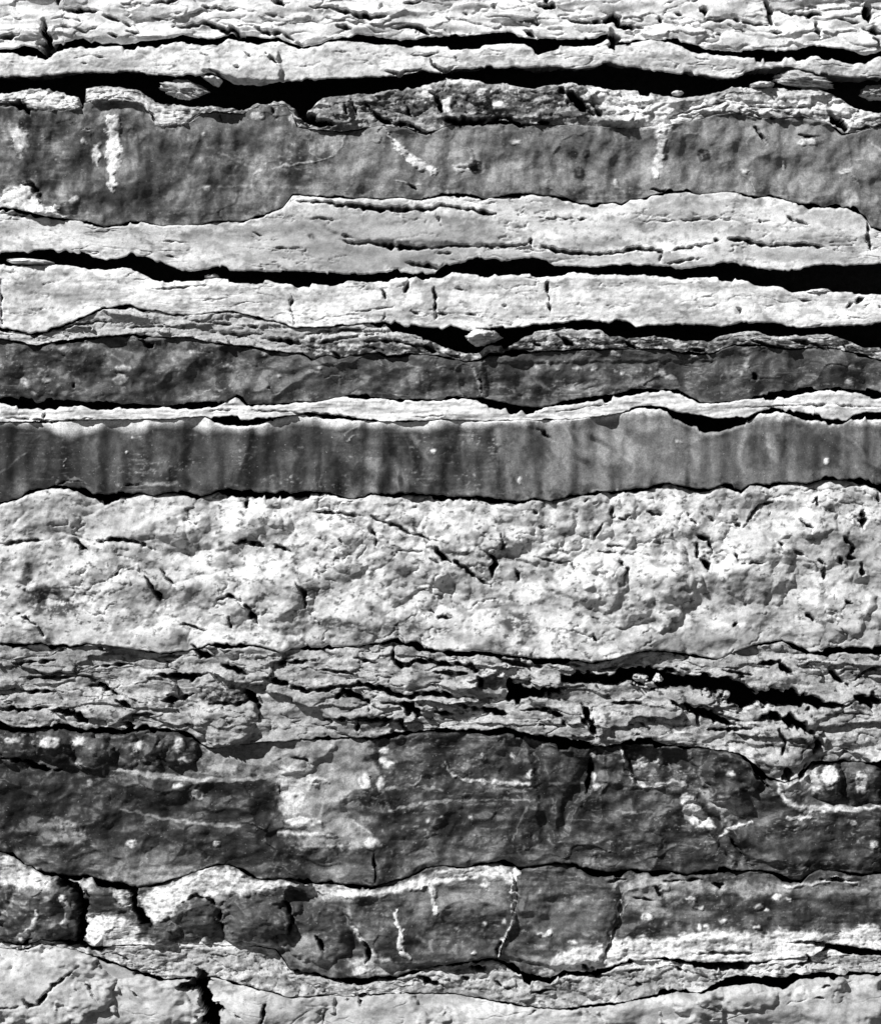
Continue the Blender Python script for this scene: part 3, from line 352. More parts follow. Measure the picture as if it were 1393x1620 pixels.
# middle dark layer
patch(0.30,.85,13,(322,1165),(420,1165),(590,1172),(586,1232),(566,1256),(560,1295),(590,1330),(520,1345),(445,1305),(440,1250),(436,1232),(400,1222),(330,1225)); patch(0.6,.9,5,(440,1215),(470,1210),(500,1230),(470,1295),(446,1290)); spot(0.6,.85,3,577,1236,10,16); spot(0.6,.85,3,602,1240,7,15); spot(W,.9,2.5,505,1236,16,8); spot(0.62,.9,2.5,480,1300,36,9); vein(0.6,.8,4,(440,1318,4),(490,1320,6),(530,1322,4)); vein(0.55,.8,3,(470,1340,4),(540,1338,4))
for q in ((608,1188,7,7),(615,1209,9,8),(605,1203,5,5),(762,1198,5,8),(838,1226,5,6),(1154,1224,8,7),(1016,1205,8,11),(1006,1214,6,5),(1044,1206,6,10),(1045,1190,3,4),(587,1333,10,14),(208,1335,9,10),(342,1335,7,5),(1350,1302,6,5),(1381,1335,10,8),(80,1174,18,12),(126,1174,12,9),(284,1178,10,14),(218,1180,8,12),(290,1203,8,8),(120,1208,12,4),(140,1238,5,4),(20,1170,14,6),(1309,1228,16,20),(1362,1236,12,24),(1290,1250,6,8),(283,1242,12,5),(310,1258,14,8),(940,1228,4,8),(945,1243,8,5),(676,1298,4,6),(700,1293,4,3),(745,1294,3,3),(810,1195,3,3),(938,1194,5,4)): spot(0.62,.85,2.5,*q)
vein(0.6,.85,2,(110,1200),(120,1212,4),(150,1216,3),(170,1208,3)); vein(0.45,.8,3,(175,1215,6),(240,1225,10),(310,1235,8),(400,1232,8),(440,1226,6)); vein(0.35,.75,3,(190,1280,2),(260,1295,4),(340,1306,5),(380,1308,3)); vein(0.22,.7,3,(60,1305,4),(150,1302,3)); patch(0.28,.8,4,(90,1298),(112,1298),(140,1325),(130,1332),(90,1330)); patch(0.18,.6,5,(45,1305),(85,1302),(88,1325),(50,1325))
vein(0.5,.8,2.5,(715,1228,3),(745,1236,6),(790,1238,6),(836,1240,5)); vein(0.45,.75,2.5,(605,1250,4),(650,1243,5),(700,1250,3)); vein(0.45,.8,2,(615,1283,3),(640,1277,4),(667,1271,4),(718,1267,4),(780,1265,3),(838,1266,3)); vein(0.5,.8,1.5,(705,1205,2),(710,1222,2),(725,1233,3)); vein(0.4,.8,1.5,(836,1274),(822,1300),(811,1330)); vein(0.4,.7,2.5,(780,1248,3),(830,1252,4)); vein(0.3,.6,3,(870,1240,4),(920,1238,5)); vein(0.55,.85,2,(982,1183,4),(990,1212,5),(1000,1235,4),(1022,1245,4),(1045,1246,5)); vein(0.45,.8,2,(1037,1240),(1060,1236,4),(1082,1240,5)); vein(0.4,.8,2,(985,1285,3),(1035,1285,3)); vein(0.55,.8,2,(655,1242),(668,1228,4)); vein(0.4,.7,2,(560,1300),(590,1320),(600,1335,5))
patch(0.66,.95,3,(1078,1262),(1095,1262),(1110,1280),(1132,1310),(1112,1312),(1085,1296)); patch(0.45,.8,6,(1112,1258),(1170,1262),(1190,1285),(1140,1300),(1120,1280)); vein(0.62,.9,2,(1142,1322,5),(1160,1308,6),(1188,1300,5)); vein(0.58,.9,4,(1230,1240,8),(1240,1265,9),(1265,1280,12),(1310,1278,12),(1355,1281,6),(1393,1276,5)); vein(0.6,.9,2,(1245,1294,5),(1280,1292,5)); patch(0.5,.8,5,(1225,1230),(1290,1215),(1300,1250),(1250,1255)); vein(0.5,.7,2,(1090,1245,3),(1140,1260,4)); vein(0.28,.7,2,(1110,1195,3),(1105,1225,3),(1130,1258,3)); vein(0.26,.7,2,(1140,1190,3),(1180,1205,3),(1208,1230,3))
patch(0.03,.55,16,(0,1215),(200,1232),(440,1245),(440,1330),(380,1365),(200,1350),(0,1340)); patch(0.018,.7,7,(836,1180),(850,1180),(862,1230),(876,1260),(872,1310),(862,1300),(850,1250)); patch(0.02,.6,7,(940,1185),(952,1190),(930,1250),(905,1275),(890,1310),(885,1280)); patch(0.02,.6,8,(0,1230),(30,1240),(45,1320),(10,1345)); patch(0.02,.6,8,(320,1245),(430,1240),(440,1275),(350,1275)); patch(0.02,.6,8,(400,1310),(440,1310),(470,1370),(410,1370)); patch(0.02,.6,8,(50,1240),(100,1250),(90,1300),(55,1290)); patch(0.02,.5,8,(690,1275),(780,1275),(800,1320),(700,1315)); patch(0.02,.4,8,(1340,1285),(1393,1285),(1393,1320),(1345,1310)); patch(0.16,.6,10,(150,1345),(300,1340),(330,1370),(260,1395),(170,1380)); patch(0.4,.7,5,(165,1385),(240,1370),(300,1372),(270,1392),(210,1402)); patch(0.3,.6,5,(20,1345),(60,1350),(60,1366),(35,1362)); patch(0.16,.5,10,(480,1350),(590,1350),(590,1395),(490,1390)); patch(0.17,.6,8,(640,1360),(800,1345),(800,1362),(660,1372)); patch(0.22,.5,4,(880,1358),(1020,1364),(1020,1372),(920,1372))  # narrow upright streaks: recess shading painted into the rock colour
# lower dark layer: white head and foot, veins
patch(0.6,.95,5,(0,1355),(18,1356),(60,1380),(85,1392),(80,1405),(30,1405),(0,1395)); patch(0.16,.6,7,(30,1390),(80,1395),(80,1420),(30,1410)); patch(0.42,.85,4,(105,1395),(148,1390),(146,1412),(140,1412),(125,1400)); patch(0.62,.95,5,(232,1412),(270,1398),(330,1375),(365,1372),(400,1392),(470,1398),(600,1410),(650,1395),(690,1378),(790,1370),(815,1378),(812,1400),(790,1386),(740,1386),(690,1395),(640,1408),(580,1418),(500,1420),(460,1402),(400,1412),(350,1415),(310,1430),(280,1450),(245,1458),(228,1445),(222,1420)); patch(0.35,.6,8,(290,1405),(350,1395),(350,1412),(310,1420)); patch(0.7,.95,3,(178,1411),(205,1409),(208,1440),(195,1438),(182,1425)); patch(0.66,1,4,(134,1446),(160,1445),(205,1455),(222,1470),(215,1500),(140,1495),(130,1470)); patch(0.62,.95,6,(215,1490),(260,1490),(300,1488),(450,1490),(450,1500),(200,1500))
vein(0.62,.9,3,(100,1418,10),(110,1437,12),(104,1462,10)); vein(0.6,.9,3,(62,1438,5),(60,1455,8),(45,1475,9),(18,1490,10)); vein(0.32,.7,4,(5,1440,8),(20,1425,6),(45,1425,4)); spot(0.5,.8,2,76,1418,5,4); spot(0.7,.9,1.5,419,1450,5,4); spot(0.4,.8,2,388,1450,5,2); spot(0.6,.9,1.5,134,1412,3)
vein(W,1,2,(818,1380,9),(813,1395,7),(812,1410,8),(812,1440,5),(810,1458,4),(796,1484,4),(786,1512,4)); vein(W,.95,2,(681,1399,8),(684,1420,8),(688,1440,9)); vein(0.6,.9,4,(656,1405,6),(690,1393,8),(755,1384,8)); spot(W,.9,2.5,768,1398,7,9); spot(0.6,.9,2,767,1460,5,4); spot(0.6,.85,2,798,1456,4,3); vein(W,1,2,(626,1440,4),(628,1458,6),(635,1472,6),(634,1490,7),(636,1506,7),(648,1514,5)); vein(0.62,.9,4,(556,1466,6),(575,1488,8),(592,1512,10)); vein(0.55,.8,4,(548,1437,4),(556,1450,4)); patch(0.3,.7,7,(460,1465),(500,1480),(530,1530),(470,1530)); patch(0.5,.8,6,(555,1520),(600,1510),(640,1530),(600,1545),(560,1545)); vein(0.3,.6,3,(640,1415,3),(720,1420,4),(800,1430,4)); vein(0.26,.6,3,(690,1435,3),(780,1418,3)); vein(0.3,.7,3,(660,1480,3),(680,1490,6),(682,1505,4)); patch(0.24,.5,10,(640,1410),(800,1395),(805,1440),(660,1450)); patch(0.2,.5,10,(830,1430),(960,1425),(960,1480),(840,1480))
vein(W,.95,1.5,(981,1425,4),(976,1450,5),(968,1480,6),(962,1500,4)); vein(0.62,.9,1.5,(972,1425,3),(976,1440,3)); vein(0.5,.8,1.5,(990,1432,3),(986,1445,2))
patch(0.34,.75,5,(960,1390),(1060,1386),(1110,1392),(1165,1400),(1235,1396),(1250,1412),(1195,1415),(1180,1424),(1160,1410),(1100,1410),(1050,1405),(1040,1425),(1060,1445),(1040,1452),(1010,1440),(985,1420),(965,1405))
patch(0.3,.7,5,(1050,1405),(1085,1408),(1080,1425),(1060,1440)); vein(0.6,.9,3,(1240,1403,6),(1290,1398,6),(1320,1388,5),(1355,1398,6)); patch(0.3,.6,6,(1250,1400),(1393,1395),(1393,1412),(1260,1415))
for q in ((1092,1423,8,6),(1106,1436,8,5),(1022,1450,10,7),(1106,1466,5,5),(1117,1466,5,5),(1143,1457,6,3),(1199,1434,6,5),(1213,1441,4,3),(1228,1420,8,8),(1248,1424,4,3),(1195,1467,4,3),(905,1491,6,4),(860,1478,12,4),(870,1474,5,4),(750,1505,6,3),(1050,1404,10,8)): spot(0.7,.95,2,*q)
patch(0.68,.95,4,(880,1508),(913,1499),(944,1492),(978,1487),(1016,1482),(1034,1487),(1085,1477),(1127,1472),(1161,1473),(1209,1479),(1230,1472),(1275,1475),(1313,1477),(1347,1472),(1361,1466),(1382,1466),(1393,1475),(1393,1505),(1280,1515),(1130,1530),(980,1530),(900,1545),(850,1545)); patch(0.2,.6,8,(885,1510),(935,1510),(940,1540),(890,1535)); patch(0.25,.5,5,(840,1515),(900,1512),(880,1535),(840,1530))
patch(0.02,.6,8,(460,1410),(490,1412),(500,1445),(460,1460)); patch(0.02,.6,8,(520,1440),(555,1450),(570,1500),(540,1490)); patch(0.025,.5,8,(1120,1415),(1170,1418),(1168,1460),(1125,1465)); patch(0.02,.5,8,(1340,1420),(1393,1410),(1393,1470),(1340,1465)); patch(0.025,.5,8,(1250,1420),(1290,1420),(1290,1460),(1255,1455)); patch(0.03,.5,8,(985,1440),(1040,1455),(1000,1480),(975,1475))  # leftmost patch: soft black shading painted into the rock colour
spot(0.085,.97,2,310,1452,36,33); spot(0.08,.97,2,262,1476,25,19); spot(0.085,.97,3,407,1452,55,36); patch(0.06,.95,3,(140,1410),(178,1411),(190,1432),(206,1450),(160,1445),(140,1444)); patch(0.06,.9,4,(440,1420),(500,1425),(540,1430),(560,1470),(500,1470),(460,1490))
# rubble and boulders at the bottom
patch(0.2,.6,6,(630,1560),(740,1560),(760,1575),(660,1582)); patch(0.14,.6,7,(850,1560),(920,1555),(910,1580),(860,1585)); patch(0.2,.5,9,(960,1560),(1060,1545),(1060,1560),(980,1580)); patch(0.12,.6,7,(1110,1575),(1140,1570),(1130,1600),(1105,1605)); patch(0.3,.6,10,(980,1580),(1030,1565),(1020,1590),(990,1618)); patch(0.3,.5,12,(1320,1570),(1393,1560),(1393,1620),(1340,1610)); patch(0.14,.6,6,(508,1588),(520,1585),(518,1620),(508,1620)); patch(0.2,.6,6,(530,1600),(545,1590),(540,1620),(530,1618)); patch(0.15,.6,6,(415,1580),(432,1570),(428,1615),(412,1618)); patch(0.4,.5,12,(100,1540),(170,1520),(220,1540),(180,1570)); patch(0.4,.4,8,(860,1595),(1000,1590),(980,1625),(880,1625)); patch(0.2,.5,5,(460,1500),(480,1505),(476,1525),(462,1520)); patch(0.25,.5,6,(1290,1545),(1393,1545),(1393,1535),(1290,1532)); spot(0.2,.5,4,1085,1572,12,4); patch(0.35,.5,12,(240,1575),(300,1575),(290,1600),(240,1600))

TONE.sort(key=lambda q: 0 if q[4] >= 7 else 1)
# ------------------------------------------------------------------ the layers
# relief: list of (kind, amplitude, sx, sy, octaves)
PALE_R = [('f',6,130,50,2),('f',.8,26,14,3),('r',3.0,70,18,3)]
SMOOTH_DARK = [('f',11,46,190,2),('c',8,62,150,1),('q',9,58,260,1),('f',.9,16,40,2)]
ROUGH_DARK = [('f',11,70,55,3),('c',18,74,52,1),('f',1.0,18,13,3),('r',1.6,40,24,3),('f',.35,6,5,2)]
RUB_R = [('f',9,110,44,3),('b',17,105,31,1),('f',2.2,26,18,3),('r',5,60,26,3),('f',.6,8,7,2)]
BEDS = [
 dict(name='pale_rock_layer', cat='rock layer', label='cracked white rock layer of overlapping flakes along the top edge', mat=M_PALE, tone=.70, var=.08, mott=.3, blot=.3, out=6, crk=1.3, edge=7, part='flake', relief=[('f',9,90,32,2),('f',1.0,30,16,2),('b',9,105,27,1),('r',4,90,34,3),('f',.3,8,7,2)], jag=2.4,
      v=[[(72,-260),(72,0),(74,90)],[(410,-260),(431,0),(448,30),(462,80)],[(700,-260),(736,20),(740,80)],[(968,-260),(968,90)],[(1216,-260),(1209,0),(1220,90)]],
      h=[[(72,30),(97,14),(160,18),(186,33),(220,41),(272,43),(320,36),(365,48),(413,50),(462,4),(491,12),(550,19),(612,25),(736,30),(822,33),(913,36),(968,28),(1020,45),(1113,31),(1154,28),(1216,40),(1251,22),(1306,28),(1361,38),(1393,53)]], plates=True),
 dict(name='pale_rock_layer', cat='rock layer', label='narrow pale slab directly above the black crevice near the top', mat=M_PALE, tone=.62, var=.1, mott=.4, blot=.4, out=12, edge=8, part='slab', relief=PALE_R+[('f',.7,9,7,2)], jag=1.6,
      v=[[(318,60),(322,100),(330,135)],[(556,60),(560,130)],[(680,60),(682,103),(700,130)],[(968,60),(970,120)],[(1290,60),(1240,120)]], h=[]),
 dict(name='weathered_rock_rim', cat='rock layer', label='crumbly mottled rim below the black top crevice, capping the mid-grey layer', mat=M_RUB, tone=.46, var=.25, mott=.5, blot=.8, out=2, edge=5, part='crust_block', relief=[('f',5,40,20,3),('b',8,34,18,1),('r',4,26,14,3),('f',1.6,9,7,2)], jag=2.5,
      v=[[(131,100),(131,240)],[(312,100),(300,240)],[(465,100),(490,240)],[(577,100),(577,162),(598,186),(622,196),(640,240)],[(692,100),(698,240)],[(775,100),(780,240)],[(884,100),(905,155),(924,170),(945,240)],[(1085,100),(1100,240)],[(1309,100),(1309,176),(1337,208),(1340,240)]], h=[]),
 dict(name='grey_rock_layer', cat='rock layer', label='broad mid-grey layer with long white drip and round dark spots', mat=M_DARK, tone=.108, var=.35, out=4, edge=4, part='block', relief=[('f',13,70,80,3),('c',15,90,80,1),('f',1.6,20,30,3),('f',.4,6,6,2)], jag=1.6,
      v=[[(440,180),(470,250),(440,360)],[(1040,180),(1044,330)]], h=[]),
 dict(name='pale_rock_layer', cat='rock layer', label='banded pale layer with hairline partings under the mid-grey layer', mat=M_PALE, tone=.60, var=.12, mott=.45, blot=.4, out=8, edge=6, part='slab', relief=PALE_R, jag=1.6,
      v=[[(839,300),(840,378),(840,430)],[(1366,320),(1372,380),(1378,430)]], h=[[(463,318),(508,320),(591,329),(680,331),(784,339),(1016,351),(1130,346),(1278,355),(1393,366)],[(543,379),(612,389),(722,389),(839,386),(904,400),(982,398),(1030,394),(1103,390),(1151,378),(1213,389),(1309,394),(1393,396)]]),
 dict(name='pale_rock_layer', cat='rock layer', label='bright white slab layer between two long black crevices', mat=M_PALE, tone=.68, var=.1, mott=.4, blot=.4, out=9, edge=7, part='slab', relief=PALE_R+[('f',.35,70,5,2),('f',.5,9,7,2)], jag=1.4,
      v=[[(3,400),(3,540)],[(462,430),(460,490),(466,540)],[(612,430),(612,530)],[(688,430),(689,530)],[(866,430),(870,530)]], h=[]),
 dict(name='flaky_rock_seam', cat='rock layer', label='thin flaky seam of grey plates lying on the upper dark layer', mat=M_RUB, tone=.50, var=.2, out=5, edge=4, part='plate', relief=[('f',4,60,18,3),('b',7,70,12,1),('r',3,50,10,3),('f',1,8,6,2)], jag=1.8,
      v=[[(470,470),(495,580)],[(640,480),(640,580)],[(756,480),(756,590)],[(1005,500),(1000,580)],[(1205,500),(1205,580)]], h=[[(58,531),(114,515),(190,511),(260,513),(350,512),(480,530),(580,520),(640,535)]]),
 dict(name='dark_rock_layer', cat='rock layer', label='rough dark layer with scattered white chips, above the thin white seam', mat=M_DARK, tone=.062, var=.4, out=1, edge=4, part='block', relief=ROUGH_DARK, jag=1.4,
      v=[[(235,520),(232,600),(240,650)],[(745,540),(746,579),(760,624),(765,660)],[(1195,520),(1180,650)]], h=[]),
 dict(name='thin_white_seam', cat='rock layer', label='thin white wavy seam sandwiched between the two dark layers', mat=M_PALE, tone=.68, var=.1, mott=.35, out=10, edge=4, part='slab', relief=[('f',3,90,20,3),('f',.9,70,7,3),('f',.6,10,6,2)], jag=1.2,
      v=[[(372,600),(378,690)],[(775,600),(780,690)],[(1190,600),(1190,690)]], h=[]),
 dict(name='dark_rock_layer', cat='rock layer', label='smooth dark layer with soft vertical streaks, paler to the right', mat=M_DARK, tone=.055, var=.28, out=4, edge=5, part='block', relief=SMOOTH_DARK, jag=1.4, head=True,
      v=[[(310,650),(315,800)],[(560,640),(590,690),(660,800)],[(784,650),(784,675),(808,785),(810,810)],[(1180,650),(1168,717),(1175,800)],[(1333,650),(1333,800)]], h=[]),
 dict(name='lumpy_white_layer', cat='rock layer', label='thickest layer, lumpy and white, across the middle', mat=M_PALE, tone=.58, var=.25, mott=.5, blot=.75, out=4, edge=8, part='lump', relief=[('f',19,130,100,2),('w',6,96,74,1),('f',5,42,36,4),('c',4,36,30,1),('r',4.5,64,50,4)], jag=1.8,
      v=[[(470,760),(467,921),(481,963),(470,1040)],[(780,760),(796,863),(782,890),(777,925),(790,1050)],[(980,760),(968,818),(990,899),(984,1050)],[(1085,760),(1101,840),(1103,883),(1123,907),(1110,1050)],[(1290,760),(1282,840),(1304,894),(1301,1050)]],
      h=[[(0,861),(69,854),(145,857),(207,854),(248,871),(369,859),(417,864),(458,871),(587,818),(632,832),(694,856),(715,892),(777,925),(842,880),(904,887),(944,873),(989,866),(1120,894),(1168,887),(1240,870),(1304,894),(1364,911)],[(0,955),(57,985),(262,950),(362,942),(412,985),(481,963),(694,976),(820,918),(932,973),(1030,970),(1159,988),(1287,982),(1393,960)]]),
 dict(name='platy_rubble_layer', cat='rock layer', label='broken pale platy layer with jagged cracks under the lumpy white layer', mat=M_RUB, tone=.40, var=.28, mott=.5, blot=.8, out=2, crk=1.25, edge=5, part='plate', relief=RUB_R, jag=2.2,
      v=[[(138,1000),(183,1097),(208,1119),(213,1180)],[(411,1000),(409,1118),(411,1240)],[(622,1000),(622,1042),(667,1133),(640,1200)],[(757,1000),(763,1088),(760,1200)],[(915,1000),(920,1112),(944,1190)],[(1101,1000),(1103,1146),(1100,1200)],[(1285,1000),(1285,1159),(1261,1250)]],
      h=[[(0,1060),(183,1062),(303,1071),(393,1068),(480,1056),(622,1042),(667,1045),(760,1057),(860,1054),(1009,1050),(1200,1055),(1393,1055)],[(0,1094),(100,1095),(183,1097),(255,1109),(307,1097),(365,1087),(460,1081),(543,1085),(605,1088),(701,1099),(763,1088),(812,1095),(894,1075),(965,1074),(1050,1074),(1147,1082),(1195,1103),(1300,1114),(1393,1109)],[(0,1121),(76,1121),(138,1143),(213,1149),(250,1130),(340,1135),(460,1130),(574,1138),(653,1121),(725,1114),(801,1131),(887,1135),(1016,1112),(1092,1123),(1168,1150),(1258,1143),(1285,1159),(1393,1160)]]),
 dict(name='dark_rock_layer', cat='rock layer', label='dark layer with rounded knobs and a large pale patch, lower third', mat=M_DARK, tone=.042, var=.45, out=0, edge=5, part='block', relief=ROUGH_DARK, jag=1.6,
      v=[[(322,1140),(330,1200),(441,1240),(445,1300),(480,1420)],[(594,1140),(586,1232),(566,1256),(592,1351),(593,1420)],[(842,1140),(856,1233),(836,1274),(811,1330),(812,1400)],[(1085,1140),(1102,1219),(1130,1275),(1180,1360),(1185,1420)]], h=[[(0,1200),(52,1209),(100,1219),(240,1228),(330,1225),(440,1228)]], nods=[('knob',ell_pts(1154,1225,52,40)),('knob',ell_pts(285,1190,28,28)),('knob',ell_pts(146,1188,30,27)),('knob',ell_pts(84,1184,28,28))]),
 dict(name='dark_rock_layer', cat='rock layer', label='lowest dark layer, split by white vertical veins, rounded knobs at left', mat=M_DARK, tone=.062, var=.4, out=3, edge=5, part='block', relief=[('f',9,70,50,3),('c',16,84,60,1),('f',1.3,18,16,3),('f',.6,80,6,2),('f',.4,6,6,2)], jag=1.6,
      v=[[(100,1340),(124,1403),(132,1427),(126,1520)],[(206,1340),(213,1438),(240,1520)],[(455,1340),(500,1420),(470,1560)],[(548,1340),(548,1437),(580,1492),(594,1560)],[(818,1340),(812,1410),(812,1450),(784,1530),(780,1570)],[(982,1340),(978,1447),(951,1523),(945,1570)]], h=[[(880,1508),(978,1487),(1034,1487),(1127,1472),(1209,1479),(1313,1477),(1361,1466),(1393,1475)]], nods=[('knob',ell_pts(407,1452,56,36)),('knob',ell_pts(310,1452,38,34))]),
 dict(name='crumbly_rock_seam', cat='rock layer', label='crumbly pale seam wedged above the smooth bottom boulders', mat=M_RUB, tone=.42, var=.25, mott=.5, blot=.7, out=1, edge=4, part='crust_block', relief=[('f',6,60,24,3),('b',7,48,17,1),('r',4,40,14,3),('f',1.6,9,7,2)], jag=1.8,
      v=[[(150,1470),(160,1560)],[(455,1470),(470,1600)],[(700,1500),(720,1600)],[(900,1500),(900,1620)],[(1068,1500),(1068,1600)]], h=[]),
 dict(name='bottom_rock_ledge', cat='rock layer', label='rounded pale boulder ledge along the bottom edge, with a black hole', mat=M_PALE, tone=.46, var=.12, mott=.3, blot=.2, out=14, edge=12, part='boulder', relief=[('f',12,150,80,2),('f',1.0,40,28,2),('r',2.0,70,40,3)], jag=1.6,
      v=[[(140,1470),(128,1525),(138,1553),(158,1582),(160,1780)],[(300,1480),(318,1552),(334,1592),(336,1612),(330,1780)],[(560,1500),(545,1600),(540,1780)],[(835,1540),(840,1605),(850,1780)],[(1115,1500),(1120,1600),(1110,1780)]], h=[]),
]
TONE10 = ([0,34,69,90,110,121,145,183,207,224,248,303,324,372,413,448,480,529,591,615,653,701,715,760,805,849,873,940,1006,1054,1075,1113,1137,1178,1213,1258,1290,1333,1347,1393],
          [672,674,672,679,687,686,679,674,682,682,677,672,675,680,682,675,668,675,679,675,679,679,675,672,672,675,674,668,660,658,674,690,686,672,668,668,676,676,674,676])

XS = np.concatenate([np.arange(-260, -12, 7.0), np.arange(-12, 1405, 1.75), np.arange(1406, 1660, 7.0)])
DEEP = 260.0
SURF = {}

def bline(bnd, side, x, seed, jag):
    up, lo = np.interp(x, *bnd[0]), np.interp(x, *bnd[1])
    z = np.zeros_like(x)
    def jit(sd): return jag * (fbm(x, z + sd * 3.7, 22, 1, 3, sd) * 0.8 + perlin(x / 5, z + sd * 1.3, sd + 5) * 0.45)
    gap = lo - up; mid = (lo + up) / 2
    fade = np.clip(1 + 1.1 * fbm(x, z + seed, 70, 1, 2, seed + 61) + .7 * perlin(x / 13, z + seed, seed + 63), .0, 1.6)
    k = np.clip((gap - 6) / 8, 0, 1)
    gap = gap * (fade * (1 - k) + .93 * k)
    up, lo = mid - gap / 2, mid + gap / 2
    own = np.clip((lo - up) / 6, 0, 1) * (.8 if side == 0 else 1)
    def chip(sd, wd):                                    # pieces broken off the lip: stepwise offsets of uneven length
        v = (x + 55 * fbm(x, z + sd, 60, 1, 2, sd)) / wd; i_ = np.floor(v).astype(np.int64)
        h = (hsh(i_, i_ * 0 + sd, sd) % 101) / 101.0
        f = v - np.floor(v)
        return np.where(h > .55, (h - .55) * 2.2, 0) * sstep(0, .12, f) * (1 - sstep(.8, 1, f))
    cut = own * (2.0 * chip(seed + 71 + side, 21) + 7.0 * chip(seed + 77 + side, 47) - 2.0)
    if side == 0: up = up - cut
    else: lo = lo + cut
    return (up if side == 0 else lo) + jit(seed) * (1 - own) + jit(seed + 200 + side * 9) * own

def to_world(px, py, out):
    return np.stack([(px - CX) * S, -out * S, (BASE - py) * S], -1)

def relief(kind, amp, sx, sy, octv, X, Y, seed, WX, WY):
    if kind == 'f':
        return amp * fbm(X, Y, sx, sy, octv, seed, .44)
    if kind == 'r':                                     # irregular hairline fissures
        n = np.abs(fbm(X, Y, sx, sy, octv, seed))
        gate = sstep(0.0, 0.35, fbm(X, Y, sx * 1.8, sy * 1.8, 2, seed + 50))
        return -amp * gate * (1 - sstep(0.0, 0.09, n))
    if kind == 'w':                                     # rounded lumps
        d1, d2, _ = worley(WX + 22 * fbm(X, Y, 60, 60, 2, seed + 3), WY + 16 * fbm(X, Y, 60, 60, 2, seed + 4), sx, sy, seed)
        return amp * (np.sqrt(np.clip(d2 - d1, 0, 1)) - 0.5)
    if kind == 'b':                                     # broken plates: each cell sits at its own depth and tilt, with open joints between
        qx = X + 26 * fbm(X, Y, 70, 40, 3, seed + 3, .6); qy = Y + 9 * fbm(X, Y, 70, 30, 3, seed + 4, .6)
        d1, d2, c = worley(qx, qy, sx, sy, seed)
        h = (c % 97) / 97.0 - .5; tl = ((c * 7) % 89) / 89.0 - .3
        v = qy / sy; v = v - np.floor(v)
        return amp * (h + .7 * tl * v) - amp * .6 * (1 - sstep(.0, .09, d2 - d1)) * sstep(.05, .5, fbm(X, Y, 60, 30, 2, seed + 6))
    if kind == 'c':                                     # shell-shaped scoops meeting along ridges
        d1, d2, c = worley(X + 30 * fbm(X, Y, 80, 80, 3, seed + 3), Y + 22 * fbm(X, Y, 80, 80, 3, seed + 4), sx, sy, seed)
        return amp * (np.clip(d1, 0, 1) ** 1.6 - .35) * (.4 + .6 * ((c % 53) / 53.0))
    if kind == 'q':                                     # slanting wave ripples with narrow crests
        u = X - .62 * (Y - 720) + 26 * fbm(X, Y, 120, 90, 2, seed + 2)
        n_ = np.abs(perlin(u / sx, Y / sy, seed))
        return amp * (1 - sstep(0, .55, n_)) * sstep(470, 640, X) * (.35 + .65 * sstep(-.3, .4, perlin(X / 130, Y / 200, seed + 5)))
    if kind == 's':                                     # overlapping laminae: each one juts out at its foot
        v = (Y + 14 * fbm(X, Y, 150, 40, 3, seed) + 4 * fbm(X, Y, 26, 14, 2, seed + 9)) / sy
        f = v - np.floor(v)
        a = 0.5 + 0.9 * np.clip(perlin(X / 90, np.floor(v) * 3.1, seed + 21) + .35, 0, 1)
        return amp * a * (f ** 1.5 * (1 - sstep(0.93, 1.0, f)))
    return 0

def make_mesh(name, verts, quads, tone, mat, parent, loc):
    me = bpy.data.meshes.new(name)
    nv, nf = len(verts), len(quads)
    me.vertices.add(nv); me.vertices.foreach_set('co', (verts - np.array(loc)).astype(np.float32).ravel())
    me.loops.add(nf * 4); me.loops.foreach_set('vertex_index', quads.astype(np.int32).ravel())
    me.polygons.add(nf); me.polygons.foreach_set('loop_start', np.arange(0, nf * 4, 4, dtype=np.int32))
    me.polygons.foreach_set('loop_total', np.full(nf, 4, np.int32))
    me.polygons.foreach_set('use_smooth', np.ones(nf, bool))
    if tone is not None:
        at = me.attributes.new('tone', 'FLOAT', 'POINT'); at.data.foreach_set('value', tone.astype(np.float32))
    me.update(calc_edges=True)
    me.materials.append(mat)
    o = bpy.data.objects.new(name, me); COL.objects.link(o)
    o.parent = parent
    if parent is None: o.location = loc
    return o

